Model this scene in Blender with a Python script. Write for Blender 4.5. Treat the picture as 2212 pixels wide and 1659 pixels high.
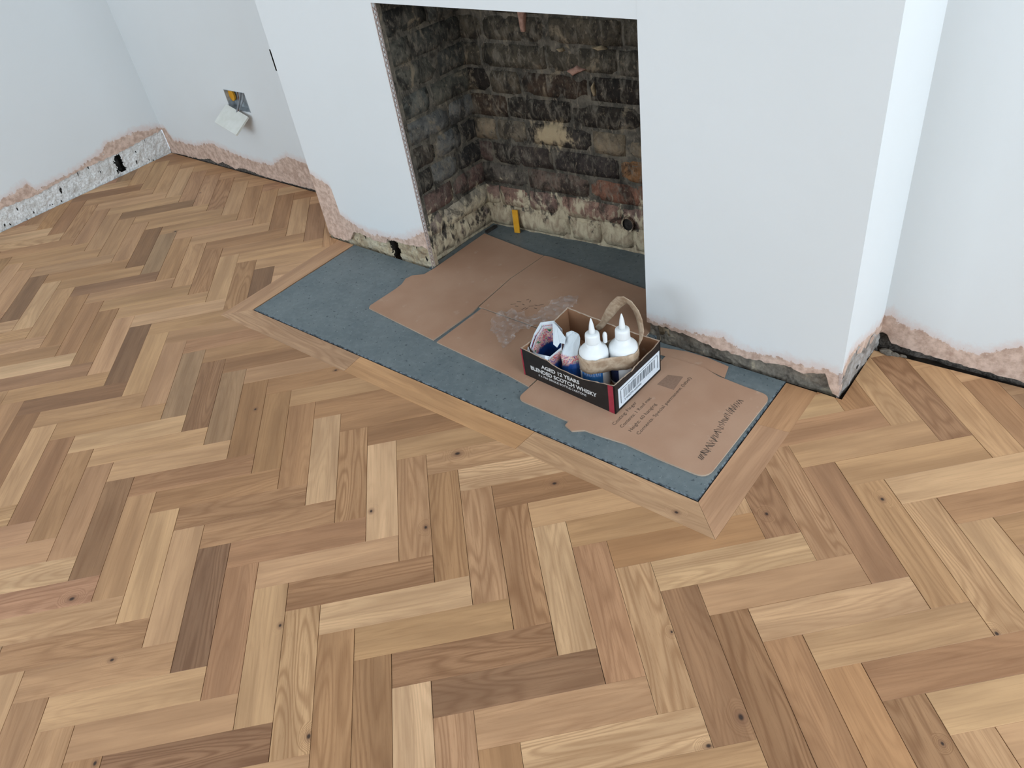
import bpy, bmesh, math, random
from mathutils import Vector, Matrix, noise as mnoise

for o in list(bpy.data.objects):
    bpy.data.objects.remove(o)
scene = bpy.context.scene
COL = scene.collection
R = random.Random(7)

# ------------------------------------------------------------------ camera
def make_camera():
    yaw, pitch, roll = -0.77631, 0.68122, -0.17554
    f = Vector((math.sin(yaw) * math.cos(pitch), math.cos(yaw) * math.cos(pitch), -math.sin(pitch)))
    r = f.cross(Vector((0, 0, 1))).normalized()
    u = r.cross(f)
    c, s = math.cos(roll), math.sin(roll)
    r2 = r * c + u * s
    u2 = -r * s + u * c
    m = Matrix((r2, u2, -f)).transposed().to_4x4()
    m.translation = Vector((2.0288, -1.4248, 1.2452))
    cd = bpy.data.cameras.new('camera')
    cd.sensor_fit = 'HORIZONTAL'
    cd.sensor_width = 36.0
    cd.lens = 1677.8 / 2212 * 36
    cd.clip_start = 0.02
    co = bpy.data.objects.new('camera', cd)
    co.matrix_world = m
    COL.objects.link(co)
    scene.camera = co
make_camera()

# ------------------------------------------------------------------ light
XR, YF, ZC = 5.2, -4.0, 2.55          # right wall, front wall, ceiling
WIN_R = (-2.6, -0.1, 0.5, 2.25)      # window in the right wall: y0, y1, z0, z1
WIN_F = (-1.2, 1.2, 0.7, 2.25)        # window in the front wall: x0, x1, z0, z1
def area(name, loc, rot, sx, sy, power, col):
    l = bpy.data.lights.new(name, 'AREA')
    l.shape = 'RECTANGLE'; l.size = sx; l.size_y = sy
    l.energy = power; l.color = col
    o = bpy.data.objects.new(name, l)
    o.location = loc; o.rotation_euler = rot
    COL.objects.link(o)
area('window_daylight_right', (XR + 0.05, (WIN_R[0] + WIN_R[1]) / 2, (WIN_R[2] + WIN_R[3]) / 2), (0, math.radians(90), 0),
     WIN_R[3] - WIN_R[2], WIN_R[1] - WIN_R[0], 124, (0.755, 0.888, 1.0))
area('window_daylight_front', ((WIN_F[0] + WIN_F[1]) / 2, YF - 0.05, (WIN_F[2] + WIN_F[3]) / 2), (math.radians(90), 0, 0),
     WIN_F[1] - WIN_F[0], WIN_F[3] - WIN_F[2], 62, (0.755, 0.888, 1.0))
w = bpy.data.worlds.new('sky'); scene.world = w; w.use_nodes = True
w.node_tree.nodes['Background'].inputs[0].default_value = (0.75, 0.87, 1.0, 1)
w.node_tree.nodes['Background'].inputs[1].default_value = 1.0
scene.view_settings.view_transform = 'Standard'
scene.view_settings.look = 'None'
scene.view_settings.gamma = 1.0
scene.view_settings.use_curve_mapping = False
scene.view_settings.exposure = 0.13
scene.cycles.max_bounces = 5
scene.cycles.diffuse_bounces = 3
scene.cycles.use_adaptive_sampling = True
scene.cycles.adaptive_threshold = 0.03
scene.cycles.glossy_bounces = 2
scene.cycles.transparent_max_bounces = 8
scene.cycles.caustics_reflective = False
scene.cycles.caustics_refractive = False

# ------------------------------------------------------------------ helpers
def lin(r, g, b):
    def f(c):
        c /= 255.0
        return c / 12.92 if c <= 0.04045 else ((c + 0.055) / 1.055) ** 2.4
    return (f(r), f(g), f(b), 1.0)

class Mat:
    def __init__(s, name):
        s.m = bpy.data.materials.new(name); s.m.use_nodes = True
        s.t = s.m.node_tree; s.n = s.t.nodes; s.b = s.n['Principled BSDF']
    def new(s, typ, **kw):
        n = s.n.new(typ)
        for k, v in kw.items(): setattr(n, k, v)
        return n
    def put(s, sock, v):
        if isinstance(v, bpy.types.NodeSocket): s.t.links.new(v, sock)
        elif v is not None:
            if hasattr(sock.default_value, '__len__') and not hasattr(v, '__len__'): v = (v,) * len(sock.default_value)
            sock.default_value = v
    def coord(s, kind='Object'): return s.new('ShaderNodeTexCoord').outputs[kind]
    def pos(s): return s.new('ShaderNodeNewGeometry').outputs['Position']
    def vmul(s, v, k):
        n = s.new('ShaderNodeVectorMath', operation='MULTIPLY'); s.put(n.inputs[0], v); s.put(n.inputs[1], k); return n.outputs[0]
    def vop(s, op, a, b=None, out=0):
        n = s.new('ShaderNodeVectorMath', operation=op); s.put(n.inputs[0], a)
        if b is not None: s.put(n.inputs[1], b)
        return n.outputs[out]
    def m_(s, op, a, b=None, clamp=False):
        n = s.new('ShaderNodeMath', operation=op); n.use_clamp = clamp
        s.put(n.inputs[0], a)
        if b is not None: s.put(n.inputs[1], b)
        return n.outputs[0]
    def noise(s, v, scale=5, detail=3, rough=0.55, dist=0, col=False):
        n = s.new('ShaderNodeTexNoise'); s.put(n.inputs['Vector'], v); n.inputs['Scale'].default_value = scale
        n.inputs['Detail'].default_value = detail; n.inputs['Roughness'].default_value = rough; n.inputs['Distortion'].default_value = dist
        return n.outputs['Color' if col else 'Fac']
    def vor(s, v, scale, feat='F1'):
        n = s.new('ShaderNodeTexVoronoi', feature=feat); s.put(n.inputs['Vector'], v); n.inputs['Scale'].default_value = scale
        return n.outputs['Distance']
    def step(s, x, a, b, lo=0.0, hi=1.0):
        n = s.new('ShaderNodeMapRange', interpolation_type='SMOOTHSTEP'); s.put(n.inputs[0], x)
        for i, v in enumerate((a, b, lo, hi)): n.inputs[i + 1].default_value = v
        return n.outputs[0]
    def ramp(s, x, stops):
        n = s.new('ShaderNodeValToRGB'); s.put(n.inputs[0], x); e = n.color_ramp.elements
        while len(e) < len(stops): e.new(0.5)
        for el, (p, c) in zip(e, stops): el.position = p; el.color = c
        return n.outputs[0]
    def mix(s, f, a, b, mode='MIX'):
        n = s.new('ShaderNodeMix', data_type='RGBA', blend_type=mode)
        s.put(n.inputs[0], f); s.put(n.inputs[6], a); s.put(n.inputs[7], b); return n.outputs[2]
    def sep(s, v):
        n = s.new('ShaderNodeSeparateXYZ'); s.put(n.inputs[0], v); return n.outputs
    def comb(s, x, y, z=0):
        n = s.new('ShaderNodeCombineXYZ')
        for i, v in enumerate((x, y, z)): s.put(n.inputs[i], v)
        return n.outputs[0]
    def out(s, col=None, rough=0.6, spec=0.3, bump=None, bstr=0.3, bdist=0.002, metal=0):
        if col is not None: s.put(s.b.inputs['Base Color'], col)
        s.put(s.b.inputs['Roughness'], rough); s.put(s.b.inputs['Specular IOR Level'], spec); s.b.inputs['Metallic'].default_value = metal
        if bump is not None:
            n = s.new('ShaderNodeBump'); n.inputs['Strength'].default_value = bstr; n.inputs['Distance'].default_value = bdist
            s.put(n.inputs['Height'], bump); s.t.links.new(n.outputs[0], s.b.inputs['Normal'])
        return s.m

def mesh(name, verts, faces, mats=(), parent=None, mi=None, smooth=False):
    me = bpy.data.meshes.new(name); me.from_pydata([tuple(v) for v in verts], [], faces)
    for m in mats: me.materials.append(m)
    if mi:
        for p, i in zip(me.polygons, mi): p.material_index = i
    if smooth:
        for p in me.polygons: p.use_smooth = True
    me.update()
    o = bpy.data.objects.new(name, me); COL.objects.link(o)
    if parent: o.parent = parent
    return o

def bm_obj(name, bm, mats=(), parent=None, smooth=False):
    me = bpy.data.meshes.new(name); bmesh.ops.recalc_face_normals(bm, faces=bm.faces); bm.to_mesh(me); bm.free()
    for m in mats: me.materials.append(m)
    if smooth:
        for p in me.polygons: p.use_smooth = True
    o = bpy.data.objects.new(name, me); COL.objects.link(o)
    if parent: o.parent = parent
    return o

def tag(o, label=None, cat=None, group=None, kind=None):
    if label: o['label'] = label
    if cat: o['category'] = cat
    if group: o['group'] = group
    if kind: o['kind'] = kind
    return o

def empty(name, loc=(0, 0, 0), rz=0):
    o = bpy.data.objects.new(name, None); o.location = loc; o.rotation_euler = (0, 0, rz)
    o.empty_display_size = 0.05; COL.objects.link(o); return o

def box(name, x0, x1, y0, y1, z0, z1, mat, parent=None):
    v = [(x, y, z) for z in (z0, z1) for y in (y0, y1) for x in (x0, x1)]
    f = [(0, 2, 3, 1), (4, 5, 7, 6), (0, 1, 5, 4), (2, 6, 7, 3), (0, 4, 6, 2), (1, 3, 7, 5)]
    return mesh(name, v, f, (mat,), parent)

def prism(name, poly, z0, z1, mats, parent=None, chamfer=0.0, side=0):
    """upright prism over a polygon (any winding)"""
    bm = bmesh.new()
    n = len(poly)
    b = [bm.verts.new((x, y, z0)) for x, y in poly]
    t = [bm.verts.new((x, y, z1)) for x, y in poly]
    bm.faces.new(t); bm.faces.new(b[::-1])
    for i in range(n):
        f = bm.faces.new((b[i], b[(i + 1) % n], t[(i + 1) % n], t[i])); f.material_index = side
    return bm_obj(name, bm, mats, parent)

def interp(prof, x):
    if x <= prof[0][0]: return prof[0][1]
    for (a, va), (b, vb) in zip(prof, prof[1:]):
        if x <= b: return va + (vb - va) * (x - a) / max(b - a, 1e-9)
    return prof[-1][1]

def nz(x, y=0.0, z=0.0): return mnoise.noise(Vector((x, y, z)))

def text_mesh(name, body, size, mat, parent, mw, ext=0.0002, shear=0.0, sx=1.0, bold=0.0, align='LEFT'):
    c = bpy.data.curves.new(name, 'FONT'); c.body = body; c.size = size; c.extrude = ext; c.shear = shear
    c.offset = bold; c.align_x = align; c.resolution_u = 2
    t = bpy.data.objects.new(name + '_curve', c); COL.objects.link(t)
    me = bpy.data.meshes.new_from_object(t)
    bpy.data.objects.remove(t); me.name = name; me.materials.clear(); me.materials.append(mat)
    o = bpy.data.objects.new(name, me); COL.objects.link(o); o.parent = parent
    o.matrix_local = mw @ Matrix.Diagonal((sx, 1, 1, 1))
    return o

# ------------------------------------------------------------------ materials
def oak(name, per_object=True):
    s = Mat(name)
    if per_object:
        oi = s.new('ShaderNodeObjectInfo'); base = oi.outputs['Color']; strg = oi.outputs['Alpha']; rnd = oi.outputs['Random']
        p = s.coord('Object')
        kn = s.new('ShaderNodeAttribute', attribute_type='OBJECT', attribute_name='knot').outputs['Vector']
    else:
        at = s.new('ShaderNodeAttribute', attribute_name='tone'); base = at.outputs['Color']; strg = 0.5
        rnd = s.new('ShaderNodeAttribute', attribute_name='seed').outputs['Fac']
        p = s.new('ShaderNodeUVMap', uv_map='grain').outputs[0]; kn = None
    off = s.comb(s.m_('MULTIPLY', rnd, 73.1), s.m_('MULTIPLY', rnd, 191.7), s.m_('MULTIPLY', rnd, 31.3))
    def at_scale(sx, sy): return s.vop('ADD', s.vmul(p, (sx, sy, 0)), off)
    warp = 0.0
    if kn is not None:
        k = s.sep(kn); q = s.sep(p)
        dx = s.m_('SUBTRACT', q[0], k[0]); dy = s.m_('SUBTRACT', q[1], k[1])
        rad = s.m_('MAXIMUM', k[2], 0.0001)
        d = s.vop('LENGTH', s.comb(s.m_('DIVIDE', s.m_('MULTIPLY', dx, 0.75), rad), s.m_('DIVIDE', dy, rad), 0), out=1)
        core = s.step(d, 0.35, 1.1, 1, 0)
        halo = s.step(d, 0.8, 5.0, 1, 0)
        on = s.m_('GREATER_THAN', k[2], 0.0002)
        core = s.m_('MULTIPLY', core, on); halo = s.m_('MULTIPLY', halo, on)
    n1 = s.noise(at_scale(2.0, 15.0), 1.0, 1.5, 0.45, 0.15)
    if kn is not None: n1 = s.m_('ADD', n1, s.m_('MULTIPLY', halo, 0.3))
    ring = s.m_('PINGPONG', s.m_('MULTIPLY', n1, 17.0), 0.5)
    ring = s.m_('MULTIPLY', ring, 2.0)
    ring = s.step(ring, 0.0, 0.75)
    fib = s.noise(at_scale(7, 260), 1.0, 2.0, 0.6)
    broad = s.noise(at_scale(3, 26), 1.0, 3.0, 0.5)
    pore = s.step(s.noise(at_scale(45, 900), 1.0, 1.0, 0.5), 0.6, 0.75)
    dark = s.mix(1.0, base, (0.60, 0.50, 0.42, 1), 'MULTIPLY')
    lite = s.mix(1.0, base, (1.20, 1.20, 1.18, 1), 'MULTIPLY')
    c = s.mix(s.step(broad, 0.3, 0.7), s.mix(1.0, base, (0.86, 0.83, 0.80, 1), 'MULTIPLY'), lite)
    c = s.mix(s.m_('MULTIPLY', s.m_('SUBTRACT', 1.0, ring), s.m_('MULTIPLY', s.m_('POWER', strg, 1.5), 0.62)), c, dark)
    c = s.mix(s.m_('MULTIPLY', s.step(fib, 0.45, 0.8), s.m_('ADD', s.m_('MULTIPLY', strg, 0.35), 0.2)), c, dark)
    c = s.mix(s.m_('MULTIPLY', pore, s.m_('MULTIPLY', strg, 0.5)), c, dark)
    if kn is not None:
        c = s.mix(s.m_('MULTIPLY', s.step(d, 1.0, 2.6, 1, 0), s.m_('MULTIPLY', on, 0.45)), c, lin(120, 82, 60))
        c = s.mix(s.m_('MULTIPLY', core, 0.93), c, lin(48, 34, 28))
    return s.out(c, s.m_('ADD', 0.42, s.m_('MULTIPLY', fib, 0.2)), 0.35, fib, 0.12, 0.0006)

M = {}
M['oak'] = oak('oak_block')
M['oak_rest'] = oak('oak_rest', False)

s = Mat('screed'); n = s.noise(s.pos(), 30, 4)
M['screed'] = s.out(s.ramp(n, [(0.3, lin(30, 24, 20)), (0.7, lin(58, 48, 40))]), 0.9, 0.1)

# wall paint over pink gypsum; the 'edge' attribute is the height above the line where the paint stops
def plaster(name, pink=(208, 183, 168), paint=(226, 228, 228)):
    s = Mat(name); p = s.pos()
    e = s.new('ShaderNodeAttribute', attribute_name='edge').outputs['Fac']
    n1 = s.noise(p, 55, 4, 0.6); n2 = s.noise(p, 260, 3, 0.6); n3 = s.noise(p, 9, 3)
    ee = s.m_('ADD', e, s.m_('ADD', s.m_('MULTIPLY', s.m_('SUBTRACT', n1, 0.5), 0.035), s.m_('MULTIPLY', s.m_('SUBTRACT', n2, 0.5), 0.016)))
    hard = s.step(ee, -0.0015, 0.0015)
    wash = s.step(s.m_('ADD', ee, s.m_('MULTIPLY', s.m_('SUBTRACT', n3, 0.5), 0.03)), -0.004, 0.03)
    pk = s.mix(s.step(n1, 0.3, 0.7), lin(pink[0] - 26, pink[1] - 30, pink[2] - 32), lin(pink[0] + 14, pink[1] + 12, pink[2] + 10))
    pk = s.mix(s.step(n2, 0.62, 0.72, 0, 0.6), pk, lin(224, 214, 206))
    pk = s.mix(s.step(s.vor(p, 38), 0.0, 0.13, 0.55, 0), pk, lin(150, 120, 104))
    wh = s.mix(wash, lin(222, 206, 200), lin(*paint))
    wh = s.mix(s.step(s.noise(p, 2.2, 3), 0.35, 0.7, 0, 0.16), wh, lin(214, 216, 214))
    c = s.mix(hard, pk, wh)
    return s.out(c, 0.75, 0.2, s.noise(p, 60, 1.5), 0.12, 0.0015)
M['plaster'] = plaster('painted_plaster')

def rubble(name, stops, scale=26, spots=None):
    s = Mat(name); p = s.pos()
    n1 = s.noise(p, scale, 5, 0.62, 0.4); n2 = s.noise(p, scale * 6, 3, 0.6)
    c = s.ramp(n1, [(a, lin(*b)) for a, b in stops])
    c = s.mix(s.step(n2, 0.35, 0.75, 0, 0.5), c, lin(150, 140, 128))
    if spots:
        c = s.mix(s.step(s.noise(s.vmul(p, (1, 1, 0.45)), 62, 2, 0.5), spots, spots + 0.06), c, lin(44, 40, 38))
    return s.out(c, 0.95, 0.1, s.noise(p, scale * 2.5, 3), 0.9, 0.005)
M['old_render'] = rubble('old_grey_render', [(0.22, (190, 184, 178)), (0.45, (226, 225, 222)), (0.7, (240, 239, 238))], 20, 0.65)
M['cream_base'] = rubble('cream_mortar', [(0.3, (132, 108, 84)), (0.45, (186, 168, 138)), (0.62, (204, 192, 166)), (0.8, (150, 130, 108))], 24, 0.68)
M['grey_base'] = rubble('grey_mortar', [(0.28, (64, 58, 52)), (0.46, (112, 104, 94)), (0.6, (140, 130, 116)), (0.72, (196, 180, 152))], 22, 0.70)
M['return_base'] = rubble('pale_mortar', [(0.3, (96, 88, 82)), (0.45, (150, 142, 136)), (0.62, (190, 184, 180)), (0.8, (206, 190, 180))], 26, 0.66)
M['dark_gap'] = rubble('dark_rubble', [(0.3, (52, 48, 46)), (0.55, (96, 88, 82)), (0.8, (140, 128, 120))], 30)
s = Mat('void'); M['void'] = s.out(s.ramp(s.noise(s.pos(), 40, 3), [(0.3, lin(40, 37, 35)), (0.7, lin(74, 69, 64))]), 0.95, 0.05)  # dark colour painting the shade inside holes; also colours the wood slip

def grime(s, c, p, mortar):
    """soot, dust, flecks, patches of old mortar and the lime wash on the lowest courses, shared by bricks and joints"""
    nA = s.noise(s.vmul(p, (1, 1, 0.7)), 15, 5, 0.66, 0.7); nB = s.noise(s.vmul(p, (1, 1, 0.45)), 52, 4, 0.62, 0.6); nC = s.noise(s.vmul(p, (1, 1, 0.5)), 130, 3, 0.6)
    z = s.sep(p)[2]
    c = s.mix(s.step(nA, 0.50, 0.38, 0, 0.75), c, lin(40, 37, 34))
    c = s.mix(s.step(nB, 0.46, 0.70, 0, 0.7), c, lin(122, 113, 100))
    c = s.mix(s.step(nC, 0.58, 0.74, 0, 0.42), c, lin(168, 150, 128))
    c = s.mix(s.step(nC, 0.38, 0.30, 0, 0.6), c, lin(30, 28, 27))
    up = s.m_('MULTIPLY', s.step(z, 0.10, 0.5), s.step(nA, 0.57, 0.68, 0, 0.75))
    c = s.mix(up, c, lin(146, 130, 108))
    d = s.vop('LENGTH', s.vmul(s.vop('SUBTRACT', p, (0.640, 0.334, 0.352)), (11.0, 8.0, 20.0)), out=1)
    m = s.m_('ADD', s.m_('SUBTRACT', 1.0, d), s.m_('ADD', s.m_('MULTIPLY', s.m_('SUBTRACT', nB, 0.5), 2.2), s.m_('MULTIPLY', s.m_('SUBTRACT', nA, 0.5), 2.0)))
    c = s.mix(s.step(m, 0.0, 0.7, 0, 0.85), c, lin(188, 166, 132))
    lw = s.m_('ADD', s.m_('MULTIPLY', s.m_('SUBTRACT', 0.135, z), 8.0), s.m_('ADD', s.m_('MULTIPLY', s.m_('SUBTRACT', nA, 0.5), 3.4), s.m_('MULTIPLY', s.m_('SUBTRACT', nB, 0.5), 2.6)))
    lime = s.mix(s.step(nB, 0.35, 0.65), lin(164, 144, 120), lin(206, 190, 160))
    c = s.mix(s.step(lw, 0.0, 0.5, 0, 0.9), c, lime)
    return c, s.noise(p, 45, 3, 0.65)
def brick_mat():
    s = Mat('sooty_brick'); p = s.pos()
    oi = s.new('ShaderNodeObjectInfo')
    n1 = s.noise(p, 34, 4, 0.62, 0.5)
    c = s.mix(s.step(n1, 0.3, 0.7), s.mix(1.0, oi.outputs['Color'], (0.7, 0.7, 0.72, 1), 'MULTIPLY'), s.mix(1.0, oi.outputs['Color'], (1.4, 1.35, 1.3, 1), 'MULTIPLY'))
    c, h = grime(s, c, p, False)
    return s.out(c, 0.92, 0.12, h, 0.8, 0.006)
M['brick'] = brick_mat()
def mortar_mat():
    s = Mat('sooty_mortar'); p = s.pos()
    n1 = s.noise(p, 20, 4, 0.6, 0.4)
    c = s.ramp(n1, [(0.3, lin(66, 62, 56)), (0.52, lin(92, 86, 77)), (0.72, lin(124, 113, 98))])
    c, h = grime(s, c, p, True)
    return s.out(c, 0.95, 0.1, h, 0.8, 0.004)
M['mortar'] = mortar_mat()
def flat_noise(name, a, b, scale=40, rough=0.6, spec=0.3, metal=0, bstr=0.2):
    s = Mat(name); n = s.noise(s.coord('Object'), scale, 4, 0.6)
    return s.out(s.mix(s.step(n, 0.3, 0.7), lin(*a), lin(*b)), rough, spec, n, bstr, 0.001, metal)
M['cream_patch'] = flat_noise('cream_patch', (120, 104, 82), (172, 152, 122), 60, 0.95, 0.1, 0, 0.8)
M['pink_patch'] = flat_noise('pink_patch', (150, 112, 96), (184, 146, 128), 60, 0.95, 0.1, 0, 0.8)

def slate():
    s = Mat('slate'); p = s.coord('Object')
    n1 = s.noise(p, 7, 4, 0.6); n2 = s.noise(p, 60, 4, 0.6); n3 = s.noise(s.vmul(p, (1, 1, 0)), 95, 2, 0.5)
    c = s.mix(s.step(n1, 0.3, 0.7), lin(98, 108, 111), lin(114, 122, 123))
    c = s.mix(s.step(n2, 0.42, 0.75, 0, 0.5), c, lin(126, 134, 134))
    c = s.mix(s.step(n3, 0.37, 0.29, 0, 0.75), c, lin(58, 66, 72))
    c = s.mix(s.step(s.noise(p, 170, 2), 0.70, 0.76, 0, 0.7), c, lin(176, 184, 186))
    return s.out(c, 0.5, 0.4, s.m_('ADD', n2, n1), 0.25, 0.002)
M['slate'] = slate()
M['slate_edge'] = flat_noise('slate_chipped_edge', (38, 42, 46), (120, 130, 136), 120, 0.7, 0.3, 0, 0.8)

def kraft(name, a, b):
    s = Mat(name); p = s.coord('Object')
    n1 = s.noise(p, 5, 3); n2 = s.noise(s.vmul(p, (1, 6, 1)), 160, 3); n3 = s.noise(p, 34, 3)
    c = s.mix(s.step(n1, 0.3, 0.7), lin(*a), lin(*b))
    c = s.mix(s.m_('MULTIPLY', n2, 0.22), c, lin(a[0] - 30, a[1] - 30, a[2] - 28))
    c = s.mix(s.step(n3, 0.64, 0.76, 0, 0.25), c, lin(206, 184, 164))
    return s.out(c, 0.8, 0.2, n2, 0.08, 0.0005)
M['kraft'] = kraft('kraft_card', (178, 138, 112), (190, 152, 126))
M['kraft_in'] = kraft('kraft_inside', (150, 108, 80), (166, 124, 94))
M['kraft_edge'] = kraft('kraft_torn_edge', (176, 150, 130), (200, 178, 158))
M['ink'] = flat_noise('grey_print', (92, 76, 66), (112, 94, 82), 200, 0.8, 0.1)
M['ink_faint'] = flat_noise('faint_print', (142, 112, 94), (152, 122, 103), 200, 0.8, 0.1)
M['box_black'] = flat_noise('black_print', (30, 28, 28), (40, 37, 36), 30, 0.45, 0.35, 0, 0.05)
M['box_white'] = flat_noise('white_print', (206, 204, 202), (222, 220, 218), 90, 0.6, 0.2, 0, 0.05)
M['box_red'] = flat_noise('red_print', (150, 44, 58), (168, 58, 72), 60, 0.5, 0.3, 0, 0.05)
M['label_white'] = flat_noise('label_white', (214, 222, 230), (228, 234, 240), 60, 0.6, 0.3, 0, 0.05)
M['label_ink'] = flat_noise('label_ink', (40, 48, 58), (62, 70, 82), 60, 0.6, 0.2, 0, 0.05)
def hdpe():
    s = Mat('white_bottle_plastic'); n = s.noise(s.coord('Object'), 30, 2)
    s.b.inputs['Subsurface Weight'].default_value = 0.15
    s.b.inputs['Subsurface Radius'].default_value = (0.01, 0.01, 0.01); s.b.inputs['Subsurface Scale'].default_value = 0.3
    return s.out(s.mix(n, lin(232, 234, 234), lin(240, 241, 241)), 0.38, 0.4)
M['bottle'] = hdpe()
M['blue_label'] = flat_noise('blue_label', (40, 104, 176), (58, 128, 196), 60, 0.4, 0.4, 0, 0.05)
M['navy_label'] = flat_noise('navy_label', (26, 34, 66), (36, 46, 84), 60, 0.4, 0.4, 0, 0.05)
def tape():
    s = Mat('brown_parcel_tape'); p = s.coord('Object'); n = s.noise(p, 60, 4, 0.6, 0.6)
    s.b.inputs['Transmission Weight'].default_value = 0.0
    s.b.inputs['Alpha'].default_value = 0.86
    return s.out(s.mix(s.step(n, 0.3, 0.7), lin(172, 144, 118), lin(206, 182, 156)), 0.35, 0.5, n, 0.6, 0.003)
M['tape'] = tape()
def pouch_mat():
    s = Mat('printed_pouch'); p = s.coord('Object')
    g = s.new('ShaderNodeAttribute', attribute_name='print').outputs['Fac']
    n1 = s.noise(p, 42, 2, 0.5, 0.6); hue = s.noise(p, 75, 2, 0.5, 1.2)
    ink = s.ramp(hue, [(0.30, lin(40, 110, 70)), (0.38, lin(232, 226, 214)), (0.46, lin(205, 70, 96)), (0.53, lin(236, 214, 190)), (0.60, lin(122, 74, 150)), (0.70, lin(226, 120, 96))])
    blue = s.mix(n1, lin(16, 40, 96), lin(40, 96, 176))
    c = s.mix(s.step(g, 0.27, 0.4), lin(222, 230, 236), ink)
    c = s.mix(s.step(s.m_('ADD', g, s.m_('MULTIPLY', s.m_('SUBTRACT', n1, 0.5), 0.2)), 0.62, 0.70), c, blue)
    c = s.mix(s.step(g, 0.93, 0.98), c, lin(34, 36, 48))
    return s.out(c, 0.3, 0.5, s.noise(p, 90, 3), 0.3, 0.002)
M['pouch'] = pouch_mat()
def film():
    s = Mat('clear_film'); p = s.coord('Object'); n = s.noise(p, 60, 4, 0.6, 0.8)
    a = s.step(n, 0.40, 0.75, 0.10, 0.40)
    s.put(s.b.inputs['Alpha'], a)
    return s.out(lin(214, 210, 208), 0.3, 0.5, n, 0.35, 0.003)
M['film'] = film()
M['yellow'] = flat_noise('yellow_plastic', (214, 148, 26), (226, 164, 40), 40, 0.5, 0.4, 0, 0.05)
M['steel'] = flat_noise('galvanised_steel', (160, 166, 170), (196, 202, 206), 60, 0.45, 0.5, 0.25, 0.2)
M['bead'] = flat_noise('plaster_crusted_bead', (172, 150, 140), (206, 188, 180), 120, 0.8, 0.2, 0, 0.5)
M['socket_white'] = flat_noise('socket_plastic', (218, 216, 206), (228, 226, 218), 30, 0.35, 0.45, 0, 0.02)
M['socket_back'] = flat_noise('socket_back_plastic', (196, 188, 184), (208, 202, 198), 60, 0.5, 0.3, 0, 0.1)
M['wire_grey'] = flat_noise('grey_cable', (120, 122, 124), (140, 142, 144), 40, 0.5, 0.3, 0, 0.05)
M['wire_brown'] = flat_noise('brown_cable', (110, 70, 44), (130, 84, 54), 40, 0.5, 0.3, 0, 0.05)
s = Mat('plain_wall'); M['plain'] = s.out(s.mix(s.noise(s.pos(), 3), lin(222, 226, 228), lin(230, 232, 232)), 0.8, 0.2)
M['frame_white'] = flat_noise('window_frame_white', (224, 224, 222), (232, 232, 230), 30, 0.4, 0.4, 0, 0.02)

# ------------------------------------------------------------------ floor: herringbone oak blocks
SC = 1.53
LO = Vector((0.73880121, -0.4114512)) * SC
E1 = Vector((0.06467128, 0.00105642)) * SC
E2 = Vector((-0.00312419, 0.275836)) * SC
BW, BL = E1.length / math.sqrt(2), E2.length / math.sqrt(2)
BU = (E1 / BW + E2 / BL) / 2
BV = (E1 / BW - E2 / BL) / 2

def clip(poly, nx, ny, c):
    """keep nx*x + ny*y <= c"""
    out = []
    for i in range(len(poly)):
        a, b = poly[i], poly[(i + 1) % len(poly)]
        da, db = nx * a[0] + ny * a[1] - c, nx * b[0] + ny * b[1] - c
        if da <= 0: out.append(a)
        if (da < 0 < db) or (db < 0 < da):
            t = da / (da - db); out.append((a[0] + (b[0] - a[0]) * t, a[1] + (b[1] - a[1]) * t))
    return out
def parea(p): return abs(sum(p[i][0] * p[(i + 1) % len(p)][1] - p[(i + 1) % len(p)][0] * p[i][1] for i in range(len(p)))) / 2 if len(p) > 2 else 0
def subtract(polys, x0, x1, y0, y1):
    out = []
    for p in polys:
        for q in (clip(p, 1, 0, x0), clip(p, -1, 0, -x1)): out.append(q)
        mid = clip(clip(p, -1, 0, -x0), 1, 0, x1)
        if len(mid) > 2:
            out.append(clip(mid, 0, 1, y0)); out.append(clip(mid, 0, -1, -y1))
    return [q for q in out if parea(q) > 2e-5]

XL, YB = -1.53, 0.23
HX0, HX1, HY0 = 0.0, 1.53, -0.438            # hearth
SB0, SB1, SBY = -0.078, 1.606, -0.511        # outer line of the border strips
floor = box('floor', XL - 0.1, XR + 0.1, YF - 0.1, YB + 0.1, -0.06, -0.0155, M['screed'])
tag(floor, 'herringbone oak block floor with a mitred border around the slate hearth', 'floor', kind='structure')

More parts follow.
